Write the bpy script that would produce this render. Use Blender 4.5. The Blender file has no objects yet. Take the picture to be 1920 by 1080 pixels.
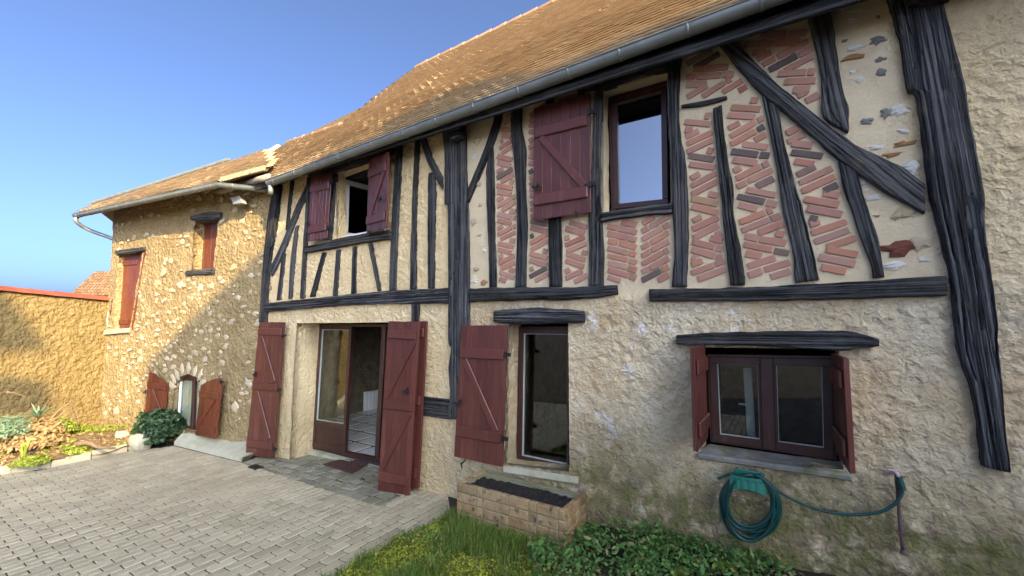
import bpy, math, random
import numpy as np
from mathutils import Vector, Matrix
from mathutils.geometry import delaunay_2d_cdt

random.seed(7); RNG = np.random.default_rng(7)
SC = bpy.context.scene
COL = SC.collection
rad = math.radians

# ------------------------------------------------------------------ camera, sky, sun, exposure
D, H = 3.7, 2.33                    # camera distance to the facade (plane y = 0) and height
F_PX, PITCH, YAW = 800.0, math.atan(60 / 800.0), rad(32.5)
cd = bpy.data.cameras.new('camera'); cam = bpy.data.objects.new('camera', cd); COL.objects.link(cam)
cd.sensor_width = 36; cd.lens = 36 * F_PX / 1920; cd.clip_start = 0.05; cd.clip_end = 3000
cam.location = (0, -D, H); cam.rotation_euler = (math.pi / 2 + PITCH, 0, YAW)
SC.camera = cam

SUN_EL, SUN_AZ = rad(25), rad(66)                      # low sun raking along the facade from the right
SUN_TO = Vector((math.sin(SUN_AZ) * math.cos(SUN_EL), -math.cos(SUN_AZ) * math.cos(SUN_EL), math.sin(SUN_EL)))        # towards the sun
w = bpy.data.worlds.new('World'); SC.world = w; w.use_nodes = True
nt = w.node_tree
sky = nt.nodes.new('ShaderNodeTexSky'); sky.sky_type = 'NISHITA'; sky.sun_disc = False
sky.sun_elevation = math.asin(SUN_TO.z); sky.sun_rotation = math.atan2(SUN_TO.x, SUN_TO.y)
sky.air_density = 0.26; sky.dust_density = 4.3; sky.ozone_density = 7.0
bg = nt.nodes['Background']; bg.inputs[1].default_value = 0.15
nt.links.new(sky.outputs[0], bg.inputs[0])
sl = bpy.data.lights.new('sun', 'SUN'); sl.energy = 2.3; sl.angle = rad(0.5); sl.color = (1.0, 0.80, 0.50)
so = bpy.data.objects.new('sun', sl); COL.objects.link(so); so.location = (6, -10, 14)
so.rotation_euler = (-SUN_TO).to_track_quat('-Z', 'Y').to_euler()
vs = SC.view_settings
vs.view_transform = 'Standard'; vs.look = 'None'; vs.gamma = 1.0; vs.use_curve_mapping = False
vs.exposure = 2.36
vs.use_white_balance = True; vs.white_balance_temperature = 7500; vs.white_balance_tint = 6
SC.cycles.max_bounces = 8; SC.cycles.diffuse_bounces = 5

# ------------------------------------------------------------------ the photograph's geometry
sh, ch = math.sin(YAW), math.cos(YAW); sp, cp = math.sin(PITCH), math.cos(PITCH)
CAM = np.array([0, -D, H])
def ray(u, v):
    du, dv = u - 960.0, 540.0 - v
    a = F_PX * cp - dv * sp; b = dv * cp + F_PX * sp
    return np.array([ch * du - sh * a, sh * du + ch * a, b])
def hit(u, v, p, n):
    r = ray(u, v); p = np.asarray(p, float); n = np.asarray(n, float)
    return CAM + r * (np.dot(p - CAM, n) / np.dot(r, n))
def fac(u, v, y=0.0): return hit(u, v, (0, y, 0), (0, 1, 0))
G0, GS = 0.55, 0.045                                   # the yard rises gently to the right
def gz(x): return G0 + GS * np.clip(x, -14, 6)
def gnd(u, v, h=0.0): return hit(u, v, (0, 0, G0 + h), (-GS, 0, 1))
XC = fac(505, 560)[0]                                  # corner where annex meets house
AD = np.array([-0.992, -0.129, 0.0]); AD /= np.linalg.norm(AD)
AN = np.array([0.129, -0.992, 0.0]); AN /= np.linalg.norm(AN)   # annex wall faces the yard
AP = np.array([XC, 0.0, 0.0])
def anx(u, v, n=0.0): return hit(u, v, AP + AN * n, AN)
def anx_s(p): return float(np.dot(np.asarray(p) - AP, AD))
GWa = CAM + ray(0, 540) * (.56 / 60); GWb = anx(204, 560)          # garden wall, its top falls towards the annex
GWm = (GWb[2] - GWa[2]) / np.linalg.norm((GWb - GWa)[:2]); GWd = (GWb - GWa) * [1, 1, 0]; GWd = GWd / np.linalg.norm(GWd); GWn = np.array([-GWd[1], GWd[0], 0.0])
if np.dot(GWn, CAM - GWa) < 0: GWn = -GWn
def gwl(u, v, n=0.0): return hit(u, v, GWa + GWn * n, GWn)
def px(p):                                             # metres per photo pixel at a point
    f = np.array([-sh * cp, ch * cp, sp]); return float(np.dot(np.asarray(p) - CAM, f)) / F_PX

# ------------------------------------------------------------------ numpy noise
def _h(i, j, k, s):
    n = (i * 374761393 + j * 668265263 + k * 2147483647 + s * 974634777) & 0xffffffff
    n = ((n ^ (n >> 13)) * 1274126177) & 0xffffffff
    n = ((n ^ (n >> 16)) * 2246822519) & 0xffffffff
    return ((n ^ (n >> 15)) & 0xffffff) / float(0xffffff)
def vnoise(p, seed=0):
    p = np.asarray(p, float); f = np.floor(p); i = f.astype(np.int64); t = p - f; t = t * t * (3 - 2 * t)
    r = 0
    for a in (0, 1):
        for b in (0, 1):
            for c in (0, 1):
                wgt = (t[:, 0] if a else 1 - t[:, 0]) * (t[:, 1] if b else 1 - t[:, 1]) * (t[:, 2] if c else 1 - t[:, 2])
                r = r + wgt * _h(i[:, 0] + a, i[:, 1] + b, i[:, 2] + c, seed)
    return r * 2 - 1
def fbm(p, o=4, seed=0):
    p = np.asarray(p, float); r = 0; a = 1.0; tot = 0
    for q in range(o):
        r = r + a * vnoise(p * (2 ** q) + 17.3 * q, seed + q); tot += a; a *= 0.55
    return r / tot
def scales(p, cell, seed=0):
    """overlapping trowel strokes: every cell a tilted little plane"""
    q = p / cell; f = np.floor(q).astype(np.int64); best = np.full(len(q), 9e9); h = np.zeros(len(q))
    for a in (-1, 0, 1):
        for b in (-1, 0, 1):
            ci, cj = f[:, 0] + a, f[:, 1] + b; z = np.zeros_like(ci)
            cx = ci + _h(ci, cj, z, seed); cy = cj + _h(ci, cj, z, seed + 1)
            dx, dy = q[:, 0] - cx, q[:, 1] - cy; d = dx * dx + 1.6 * dy * dy
            ang = _h(ci, cj, z, seed + 2) * 6.283
            v = (_h(ci, cj, z, seed + 3) - 0.5) * 0.9 + 1.1 * (dx * np.cos(ang) + dy * np.sin(ang)) - 0.5 * d
            m = d < best; best = np.where(m, d, best); h = np.where(m, v, h)
    return h

# ------------------------------------------------------------------ objects
ORG = {}
def _own(o, origin, parent):
    ORG[o.name] = np.array(origin, float)
    if parent is not None: o.parent = parent
def _put(o, origin, parent, R=None):
    base = ORG[parent.name] if parent is not None else np.zeros(3)
    m = Matrix.Translation(Vector(np.asarray(origin, float) - base))
    if R is not None: m = m @ Matrix(R.tolist()).to_4x4()
    o.matrix_basis = m; _own(o, origin, parent)
def tag(o, label=None, cat=None, group=None, kind=None):
    if label: o['label'] = label
    if cat: o['category'] = cat
    if group: o['group'] = group
    if kind: o['kind'] = kind
    return o
def empty(name, loc, label=None, cat=None, group=None, parent=None):
    o = bpy.data.objects.new(name, None); o.empty_display_size = 0.2; COL.objects.link(o)
    _put(o, loc, parent); return tag(o, label, cat, group)
def mesh_data(name, V, Fc, mat, smooth=False):
    me = bpy.data.meshes.new(name)
    me.from_pydata([tuple(map(float, v)) for v in V], [], [tuple(int(i) for i in f) for f in Fc])
    if mat is not None: me.materials.append(mat)
    if smooth: me.polygons.foreach_set('use_smooth', np.ones(len(me.polygons), bool))
    me.update(); return me
def add(name, V, Fc, mat, parent=None, origin=None, R=None, smooth=False):
    V = np.asarray(V, float)
    if origin is None: origin = (V.min(0) + V.max(0)) / 2
    L = V - np.asarray(origin)
    if R is not None: L = L @ R
    o = bpy.data.objects.new(name, mesh_data(name, L, Fc, mat, smooth)); COL.objects.link(o)
    _put(o, origin, parent, R); return o
def inst(name, me, origin, parent=None, R=None, scale=None):
    o = bpy.data.objects.new(name, me); COL.objects.link(o)
    _put(o, origin, parent, R)
    if scale is not None: o.matrix_basis = o.matrix_basis @ Matrix.Diagonal(Vector((*scale, 1)))
    return o
def attr(o, name, vals):
    a = o.data.attributes.new(name, 'FLOAT', 'POINT'); a.data.foreach_set('value', np.asarray(vals, np.float32))

class MB:
    """collects shapes into one mesh"""
    def __init__(s): s.V = []; s.F = []; s.n = 0
    def put(s, V, Fc):
        V = np.asarray(V, float); s.V.append(V); s.F += [tuple(i + s.n for i in f) for f in Fc]; s.n += len(V); return s
    def add(s, name, mat, parent=None, **k): return add(name, np.vstack(s.V), s.F, mat, parent, **k)

def rotz(a): c, s = math.cos(a), math.sin(a); return np.array([[c, -s, 0], [s, c, 0], [0, 0, 1.0]])
def rotx(a): c, s = math.cos(a), math.sin(a); return np.array([[1.0, 0, 0], [0, c, -s], [0, s, c]])
def roty(a): c, s = math.cos(a), math.sin(a); return np.array([[c, 0, s], [0, 1.0, 0], [-s, 0, c]])

def _cbox_faces():
    idx = lambda i, j, k, a: ((i * 2 + j) * 2 + k) * 3 + a
    F = []
    for a in range(3):
        b, c = (a + 1) % 3, (a + 2) % 3
        for s in (0, 1):
            q = []
            for (x, y) in ((0, 0), (1, 0), (1, 1), (0, 1)):
                t = [0, 0, 0]; t[a] = s; t[b] = x; t[c] = y; q.append(idx(*t, a))
            F.append(q if s else q[::-1])
    for a in range(3):
        b, c = (a + 1) % 3, (a + 2) % 3
        for x in (0, 1):
            for y in (0, 1):
                t0 = [0, 0, 0]; t1 = [0, 0, 0]; t0[b] = t1[b] = x; t0[c] = t1[c] = y; t1[a] = 1
                q = [idx(*t0, b), idx(*t1, b), idx(*t1, c), idx(*t0, c)]
                F.append(q if x != y else q[::-1])
    for i in (0, 1):
        for j in (0, 1):
            for k in (0, 1):
                q = [idx(i, j, k, 0), idx(i, j, k, 1), idx(i, j, k, 2)]
                F.append(q if (i + j + k) % 2 else q[::-1])
    return F
CBF = _cbox_faces()
def cbox(lo, hi, c):
    lo = np.array(lo, float); hi = np.array(hi, float); V = []
    for i in (0, 1):
        for j in (0, 1):
            for k in (0, 1):
                for a in range(3):
                    p = np.array([hi[0] if i else lo[0], hi[1] if j else lo[1], hi[2] if k else lo[2]])
                    sg = np.array([-1 if i else 1, -1 if j else 1, -1 if k else 1]) * min(c, 0.45 * (hi - lo).min()); sg[a] = 0
                    V.append(p + sg)
    return np.array(V), CBF
BOXF = [(0, 3, 2, 1), (4, 5, 6, 7), (0, 1, 5, 4), (1, 2, 6, 5), (2, 3, 7, 6), (3, 0, 4, 7)]
def box(lo, hi):
    x0, y0, z0 = lo; x1, y1, z1 = hi
    return np.array([(x0, y0, z0), (x1, y0, z0), (x1, y1, z0), (x0, y1, z0), (x0, y0, z1), (x1, y0, z1), (x1, y1, z1), (x0, y1, z1)], float), BOXF

class Quad:
    """a flat panel given by its four corners (top left, top right, bottom right, bottom left); metres along it, d = out of it"""
    def __init__(s, tl, tr, br, bl, to=None):
        s.tl, s.tr, s.br, s.bl = [np.asarray(p, float) for p in (tl, tr, br, bl)]
        n = np.cross(s.tr - s.tl, s.bl - s.tl); n /= np.linalg.norm(n)
        if np.dot(n, (CAM if to is None else np.asarray(to)) - s.tl) < 0: n = -n
        s.n = n
        s.W = (np.linalg.norm(s.tr - s.tl) + np.linalg.norm(s.br - s.bl)) / 2
        s.H = (np.linalg.norm(s.bl - s.tl) + np.linalg.norm(s.br - s.tr)) / 2
    def P(s, L):
        L = np.asarray(L, float); a = (L[:, 0] / s.W)[:, None]; b = (L[:, 1] / s.H)[:, None]
        return (s.bl * (1 - a) + s.br * a) * (1 - b) + (s.tl * (1 - a) + s.tr * a) * b + s.n * L[:, 2:3]
    def box(s, s0, s1, t0, t1, d0, d1, c=0.004):
        V, Fc = cbox((s0, t0, d0), (s1, t1, d1), c); V = s.P(V)
        return V, Fc
    def bar(s, p0, p1, wdt, d0, d1, c=0.004):
        p0 = np.array(p0, float); p1 = np.array(p1, float); e = p1 - p0; L = np.linalg.norm(e); e /= L; f = np.array([-e[1], e[0]])
        V, Fc = cbox((0, -wdt / 2, d0), (L, wdt / 2, d1), c)
        q = np.column_stack([p0[0] + V[:, 0] * e[0] + V[:, 1] * f[0], p0[1] + V[:, 0] * e[1] + V[:, 1] * f[1], V[:, 2]])
        return s.P(q), Fc

def tube(path, r, n=8, cap=True, r1=None):
    P = np.asarray(path, float); m = len(P); T = np.gradient(P, axis=0); T /= np.linalg.norm(T, axis=1)[:, None] + 1e-9
    u = np.cross(T[0], (0, 0, 1.0)); u = u if np.linalg.norm(u) > 0.1 else np.cross(T[0], (0, 1.0, 0)); u /= np.linalg.norm(u)
    V = []
    for i in range(m):
        u = u - T[i] * np.dot(u, T[i]); u /= np.linalg.norm(u); v = np.cross(T[i], u)
        rr = r if r1 is None else r + (r1 - r) * i / (m - 1)
        for k in range(n):
            a = 2 * math.pi * k / n; V.append(P[i] + rr * (math.cos(a) * u + math.sin(a) * v))
    Fc = [(i * n + k, i * n + (k + 1) % n, (i + 1) * n + (k + 1) % n, (i + 1) * n + k) for i in range(m - 1) for k in range(n)]
    if cap: Fc += [tuple(range(n))[::-1], tuple((m - 1) * n + k for k in range(n))]
    return np.array(V), Fc
def smooth_path(P, k=6):
    P = np.asarray(P, float); Q = np.vstack([2 * P[0] - P[1], P, 2 * P[-1] - P[-2]]); out = []
    for i in range(1, len(Q) - 2):
        a, b, c, d = Q[i - 1], Q[i], Q[i + 1], Q[i + 2]
        for j in range(k):
            t = j / k
            out.append(0.5 * (2 * b + (c - a) * t + (2 * a - 5 * b + 4 * c - d) * t * t + (3 * b - a - 3 * c + d) * t ** 3))
    out.append(P[-1]); return np.array(out)
def resample(P, n):
    P = np.asarray(P, float); d = np.r_[0, np.cumsum(np.linalg.norm(np.diff(P, axis=0), axis=1))]
    t = np.linspace(0, d[-1], n); return np.column_stack([np.interp(t, d, P[:, k]) for k in range(P.shape[1])])
def inpoly(P, poly):
    P = np.atleast_2d(P); x, y = P[:, 0], P[:, 1]; c = np.zeros(len(P), bool); q = np.asarray(poly); j = len(q) - 1
    for i in range(len(q)):
        xi, yi, xj, yj = q[i, 0], q[i, 1], q[j, 0], q[j, 1]
        if yi != yj: c ^= ((yi > y) != (yj > y)) & (x < (xj - xi) * (y - yi) / (yj - yi) + xi)
        j = i
    return c
def blob(n=8, rough=0.2, flat=0.35, seed=0, dome=True):
    """an irregular stone bedded in a wall: local x, z across, -y out"""
    r = np.random.default_rng(seed); V = []; ang = np.arange(n) * 2 * math.pi / n + r.uniform(-0.2, 0.2, n)
    rr = 1 + r.uniform(-rough, rough, n)
    for k, (sc_, d) in enumerate(((1.0, 0.35), (0.92, -0.55), (0.5, -0.95))):
        for i in range(n): V.append((math.cos(ang[i]) * rr[i] * sc_ * (1 + r.uniform(-.08, .08)), d * flat * (1 + r.uniform(-.25, .25)), math.sin(ang[i]) * rr[i] * sc_))
    V.append((0, -flat * 1.02, 0)); Fc = []
    for k in range(2):
        for i in range(n): Fc.append((k * n + i, k * n + (i + 1) % n, (k + 1) * n + (i + 1) % n, (k + 1) * n + i))
    for i in range(n): Fc.append((2 * n + i, 2 * n + (i + 1) % n, 3 * n))
    return np.array(V), Fc

# ------------------------------------------------------------------ materials
def _mat(name):
    m = bpy.data.materials.new(name); m.use_nodes = True; n = m.node_tree; b = n.nodes['Principled BSDF']; return m, n, b
def N(n, t, **k):
    x = n.nodes.new(t)
    for a, v in k.items(): setattr(x, a, v)
    return x
def coords(n, stretch=(1, 1, 1), coord='Object', rnd=True):
    tc = N(n, 'ShaderNodeTexCoord'); mp = N(n, 'ShaderNodeMapping'); mp.inputs['Scale'].default_value = stretch
    n.links.new(tc.outputs[coord], mp.inputs[0])
    if rnd:
        oi = N(n, 'ShaderNodeObjectInfo'); mu = N(n, 'ShaderNodeMath', operation='MULTIPLY'); mu.inputs[1].default_value = 37.0
        n.links.new(oi.outputs['Random'], mu.inputs[0]); n.links.new(mu.outputs[0], mp.inputs['Location'])
    return mp.outputs[0]
def noise(n, vec, scale, detail=4, rough=0.55, dist=0.0):
    x = N(n, 'ShaderNodeTexNoise'); x.inputs['Scale'].default_value = scale; x.inputs['Detail'].default_value = detail
    x.inputs['Roughness'].default_value = rough; x.inputs['Distortion'].default_value = dist
    n.links.new(vec, x.inputs['Vector']); return x.outputs['Fac']
def ramp(n, fac, stops):
    r = N(n, 'ShaderNodeValToRGB'); e = r.color_ramp.elements
    while len(e) < len(stops): e.new(0.5)
    for q, (p, c) in zip(e, stops):
        q.position = p; q.color = (*c, 1) if isinstance(c, (tuple, list)) else (c, c, c, 1)
    n.links.new(fac, r.inputs[0]); return r.outputs[0]
def mix(n, fac, a, b, mode='MIX'):
    x = N(n, 'ShaderNodeMix', data_type='RGBA', blend_type=mode)
    for s, v in ((x.inputs[0], fac), (x.inputs[6], a), (x.inputs[7], b)):
        if isinstance(v, (int, float)): s.default_value = v
        elif isinstance(v, tuple): s.default_value = (*v, 1)
        else: n.links.new(v, s)
    return x.outputs[2]
def bump(n, b, hts, dist=0.01):
    prev = None
    for hgt, st, ds in hts:
        x = N(n, 'ShaderNodeBump'); x.inputs['Strength'].default_value = st; x.inputs['Distance'].default_value = ds
        n.links.new(hgt, x.inputs['Height'])
        if prev is not None: n.links.new(prev, x.inputs['Normal'])
        prev = x.outputs[0]
    n.links.new(prev, b.inputs['Normal'])
def rand01(n):
    oi = N(n, 'ShaderNodeObjectInfo'); ge = N(n, 'ShaderNodeNewGeometry'); a = N(n, 'ShaderNodeMath', operation='ADD'); f = N(n, 'ShaderNodeMath', operation='FRACT')
    n.links.new(oi.outputs['Random'], a.inputs[0]); n.links.new(ge.outputs['Random Per Island'], a.inputs[1]); n.links.new(a.outputs[0], f.inputs[0]); return f.outputs[0]
def getattr_(n, nm):
    a = N(n, 'ShaderNodeAttribute', attribute_name=nm); return a.outputs['Fac']
def simple(name, c1, c2=None, scale=9, rough=0.85, bumps=((70, .3, .004),), stretch=(1, 1, 1), spec=0.3, metal=0.0, rnd=None, coord='Object', stain=None, coat=0):
    m, n, b = _mat(name); vec = coords(n, stretch, coord)
    c2 = c2 or tuple(x * 0.75 for x in c1)
    col = mix(n, ramp(n, noise(n, vec, scale, 6, 0.6), [(0.3, 0.0), (0.7, 1.0)]), c1, c2)
    if rnd: col = mix(n, 1.0, col, ramp(n, rand01(n), rnd), 'MULTIPLY')
    if stain: col = mix(n, ramp(n, noise(n, vec, stain[1], 5, 0.65), [(stain[2], 0.0), (stain[3], 1.0)]), col, stain[0])
    n.links.new(col, b.inputs['Base Color']); b.inputs['Roughness'].default_value = rough
    b.inputs['Specular IOR Level'].default_value = spec; b.inputs['Metallic'].default_value = metal
    if coat: b.inputs['Coat Weight'].default_value = coat; b.inputs['Coat Roughness'].default_value = 0.25
    if bumps: bump(n, b, [(noise(n, vec, s, 5, 0.6), st, ds) for s, st, ds in bumps])
    return m
def relief(n, vec, sc, dist):
    """thrown roughcast: curled, overlapping ridges"""
    x = N(n, 'ShaderNodeTexVoronoi', feature='F1'); x.inputs['Scale'].default_value = sc; x.inputs['Detail'].default_value = 1.0; x.inputs['Randomness'].default_value = 1.0
    wn = N(n, 'ShaderNodeTexNoise'); wn.inputs['Scale'].default_value = sc * .8; wn.inputs['Detail'].default_value = 4; n.links.new(vec, wn.inputs['Vector'])
    mx = N(n, 'ShaderNodeMix', data_type='RGBA', blend_type='LINEAR_LIGHT'); mx.inputs[0].default_value = dist; n.links.new(vec, mx.inputs[6]); n.links.new(wn.outputs['Color'], mx.inputs[7])
    n.links.new(mx.outputs[2], x.inputs['Vector']); return x.outputs['Distance']
def mk_wall():
    m, n, b = _mat('limewash_roughcast'); vec = coords(n, rnd=False)
    big = noise(n, vec, 0.9, 5, 0.6); mid = noise(n, vec, 4.5, 6, 0.65); fine = noise(n, vec, 60, 4, 0.6); spot = noise(n, vec, 16, 6, .7)
    low = mix(n, ramp(n, mid, [(.35, 0.), (.66, 1.)]), (.68, .545, .35), (.52, .375, .21))
    low = mix(n, ramp(n, big, [(.44, 0.), (.62, .8)]), low, (.70, .605, .43))
    low = mix(n, ramp(n, spot, [(.52, 0.), (.70, .55)]), low, (.37, .26, .14))
    upc = mix(n, ramp(n, mid, [(.3, 0.), (.7, 1.)]), (.80, .63, .365), (.72, .53, .285))
    upc = mix(n, ramp(n, spot, [(.56, 0.), (.74, .4)]), upc, (.52, .37, .20))
    pan = mix(n, ramp(n, mid, [(.3, 0.), (.7, 1.)]), (.71, .585, .39), (.60, .48, .305))
    pan = mix(n, ramp(n, fine, [(.60, 0.), (.75, .5)]), pan, (.36, .27, .16))
    col = mix(n, getattr_(n, 'bay'), low, upc); col = mix(n, getattr_(n, 'panel'), col, pan)
    wn = noise(n, vec, 3.2, 7, 0.75)
    wht = N(n, 'ShaderNodeMath', operation='MULTIPLY'); n.links.new(ramp(n, wn, [(.56, 0.), (.63, .9)]), wht.inputs[0]); n.links.new(getattr_(n, 'bare'), wht.inputs[1])
    col = mix(n, wht.outputs[0], col, (.76, .72, .66))
    st = N(n, 'ShaderNodeMath', operation='MULTIPLY'); n.links.new(ramp(n, noise(n, vec, 5.5, 7, .7), [(.24, 0.), (.50, 1.)]), st.inputs[0]); n.links.new(getattr_(n, 'damp'), st.inputs[1])
    moss = mix(n, ramp(n, noise(n, vec, 9, 5, .6), [(.4, 0.), (.6, 1.)]), (.19, .145, .085), (.15, .145, .055))
    col = mix(n, st.outputs[0], col, moss)
    n.links.new(col, b.inputs['Base Color']); b.inputs['Roughness'].default_value = .95; b.inputs['Specular IOR Level'].default_value = .1
    amp = N(n, 'ShaderNodeMath', operation='SUBTRACT'); amp.inputs[0].default_value = 1.0; n.links.new(getattr_(n, 'panel'), amp.inputs[1])
    hm = N(n, 'ShaderNodeMath', operation='MULTIPLY'); pt = N(n, 'ShaderNodeMath', operation='MULTIPLY'); n.links.new(ramp(n, noise(n, vec, 1.7, 4, .6), [(.35, .5), (.62, 1.)]), pt.inputs[0]); n.links.new(amp.outputs[0], pt.inputs[1]); n.links.new(relief(n, vec, 19, .05), hm.inputs[0]); n.links.new(pt.outputs[0], hm.inputs[1])
    bump(n, b, [(hm.outputs[0], .8, .030), (noise(n, vec, 42, 6, .7, .6), .9, .010), (noise(n, vec, 150, 3, .6), .6, .004)])
    return m
def mk_annex(name, c1, c2, c3, dark):
    m, n, b = _mat(name); vec = coords(n, rnd=False)
    mid = noise(n, vec, 3.5, 6, 0.65); fine = noise(n, vec, 26, 5, 0.6)
    col = mix(n, ramp(n, mid, [(.35, 0.), (.65, 1.)]), c1, c2)
    col = mix(n, ramp(n, fine, [(.55, 0.), (.7, .7)]), col, c3)
    col = mix(n, ramp(n, noise(n, vec, 1.1, 6, .7), [(.5, 0.), (.72, .7)]), col, dark)
    n.links.new(col, b.inputs['Base Color']); b.inputs['Roughness'].default_value = .95; b.inputs['Specular IOR Level'].default_value = .12
    bump(n, b, [(relief(n, vec, 13, .06), .8, .04), (noise(n, vec, 34, 6, .7, .5), .8, .014), (noise(n, vec, 120, 3, .6), .5, .004)])
    return m
def mk_timber():
    m, n, b = _mat('weathered_black_oak'); vec = coords(n, (.30, 44.0, 44.0)); v2 = coords(n, (1.1, 140.0, 140.0)); v3 = coords(n)
    g1 = noise(n, vec, 1.5, 6, .62); g2 = noise(n, v2, 1.2, 4, .6)
    col = mix(n, ramp(n, g1, [(.38, 0.), (.60, 1.)]), (.011, .011, .011), (.072, .073, .076))
    col = mix(n, ramp(n, noise(n, v3, 1.8, 5, .65), [(.48, 0.), (.78, .6)]), col, (.135, .138, .145))
    col = mix(n, ramp(n, g2, [(.55, 0.), (.68, .75)]), col, (.155, .155, .155))
    col = mix(n, ramp(n, noise(n, v3, 7, 5, .7), [(.58, 0.), (.74, .6)]), col, (.13, .10, .068))
    col = mix(n, ramp(n, g1, [(.33, 1.), (.40, 0.)]), col, (.003, .003, .003))
    n.links.new(col, b.inputs['Base Color']); col = mix(n, 1.0, col, ramp(n, rand01(n), [(0, .65), (1, 1.45)]), 'MULTIPLY'); col = mix(n, ramp(n, noise(n, v3, .9, 5, .7), [(.50, 0.), (.72, .55)]), col, (.105, .088, .068)); n.links.new(col, b.inputs['Base Color'])
    b.inputs['Roughness'].default_value = .92; b.inputs['Specular IOR Level'].default_value = .15
    bump(n, b, [(ramp(n, g1, [(.33, 0.), (.52, 1.)]), 1.0, .022), (g2, 1.0, .010)])
    return m
def mk_shutter(name, c, hi):
    m, n, b = _mat(name); vec = coords(n, (30, 30, 1.3)); v3 = coords(n); vs_ = coords(n, (9, 9, .7))
    col = mix(n, ramp(n, noise(n, v3, 2.5, 5, .6), [(.3, 0.), (.75, 1.)]), c, hi)
    col = mix(n, 1.0, col, ramp(n, rand01(n), [(0, .80), (1, 1.15)]), 'MULTIPLY')
    col = mix(n, ramp(n, noise(n, vs_, 2.0, 6, .7), [(.54, 0.), (.76, .45)]), col, tuple(min(1, x * 1.5 + .045) for x in hi))
    col = mix(n, ramp(n, noise(n, v3, 22, 6, .75), [(.66, 0.), (.73, .55)]), col, (.15, .11, .09))
    n.links.new(col, b.inputs['Base Color']); b.inputs['Specular IOR Level'].default_value = .5
    n.links.new(ramp(n, noise(n, v3, 6, 5, .6), [(.3, .28), (.7, .50)]), b.inputs['Roughness'])
    bump(n, b, [(noise(n, vec, 3, 5, .6), .3, .003)])
    return m
def mk_glass(name, ior, tint=(.86, .9, .88)):
    m, n, b = _mat(name); out = n.nodes['Material Output']; n.nodes.remove(b)
    tr = N(n, 'ShaderNodeBsdfTransparent'); tr.inputs[0].default_value = (*tint, 1)
    gl = N(n, 'ShaderNodeBsdfGlossy'); gl.inputs['Roughness'].default_value = 0.005
    fr = N(n, 'ShaderNodeFresnel'); gb_ = N(n, 'ShaderNodeNewGeometry'); mr_ = N(n, 'ShaderNodeMapRange'); mr_.inputs['To Min'].default_value = ior; mr_.inputs['To Max'].default_value = 1 / ior; n.links.new(gb_.outputs['Backfacing'], mr_.inputs['Value']); n.links.new(mr_.outputs[0], fr.inputs['IOR'])
    v = coords(n); bp = N(n, 'ShaderNodeBump'); bp.inputs['Strength'].default_value = .04; bp.inputs['Distance'].default_value = .01
    n.links.new(noise(n, v, 1.3, 2), bp.inputs['Height']); n.links.new(bp.outputs[0], gl.inputs['Normal'])
    mx = N(n, 'ShaderNodeMixShader'); n.links.new(fr.outputs[0], mx.inputs[0]); n.links.new(tr.outputs[0], mx.inputs[1]); n.links.new(gl.outputs[0], mx.inputs[2])
    n.links.new(mx.outputs[0], out.inputs['Surface']); return m
def mk_leaf(name, c1, c2, trans=.25, rough=.55, dead=None):
    m, n, b = _mat(name); r = rand01(n)
    col = ramp(n, r, [(0, c1), (.87, c2), (.90, dead or c2), (1, dead or c2)])
    n.links.new(col, b.inputs['Base Color']); b.inputs['Roughness'].default_value = rough; b.inputs['Specular IOR Level'].default_value = .3
    tl = N(n, 'ShaderNodeBsdfTranslucent'); n.links.new(col, tl.inputs[0]); ms = N(n, 'ShaderNodeMixShader'); ms.inputs[0].default_value = trans
    n.links.new(b.outputs[0], ms.inputs[1]); n.links.new(tl.outputs[0], ms.inputs[2]); n.links.new(ms.outputs[0], n.nodes['Material Output'].inputs['Surface'])
    return m
def mk_brick():
    m, n, b = _mat('old_red_brick'); vec = coords(n); r = rand01(n)
    col = ramp(n, r, [(0, (.40, .17, .125)), (.22, (.45, .22, .165)), (.45, (.37, .18, .14)), (.62, (.46, .195, .125)), (.82, (.42, .23, .18)), (.86, (.085, .068, .070)), (.91, (.11, .08, .075)), (.94, (.42, .27, .15)), (1, (.34, .11, .085))])
    col = mix(n, ramp(n, noise(n, vec, 22, 6, .65), [(.35, 0.), (.75, .6)]), col, mix(n, .5, col, (.42, .30, .22)))
    col = mix(n, ramp(n, noise(n, vec, 9, 5, .6), [(.58, 0.), (.72, .55)]), col, (.13, .09, .08))
    n.links.new(col, b.inputs['Base Color']); b.inputs['Roughness'].default_value = .9; b.inputs['Specular IOR Level'].default_value = .2
    bump(n, b, [(noise(n, vec, 90, 4, .6), .5, .004)]); return m
def mk_tile():
    m, n, b = _mat('clay_roof_tile'); vec = coords(n); r = rand01(n)
    col = ramp(n, r, [(0, (.39, .275, .16)), (.2, (.45, .33, .20)), (.45, (.41, .29, .17)), (.6, (.48, .36, .22)), (.8, (.39, .28, .165)), (.9, (.49, .37, .235)), (1, (.43, .305, .18))])
    col = mix(n, ramp(n, noise(n, vec, 14, 6, .7), [(.48, 0.), (.72, .5)]), col, (.20, .15, .085))
    n.links.new(col, b.inputs['Base Color']); b.inputs['Roughness'].default_value = .9; b.inputs['Specular IOR Level'].default_value = .2
    bump(n, b, [(noise(n, vec, 60, 4, .6), .4, .004)]); return m
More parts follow.
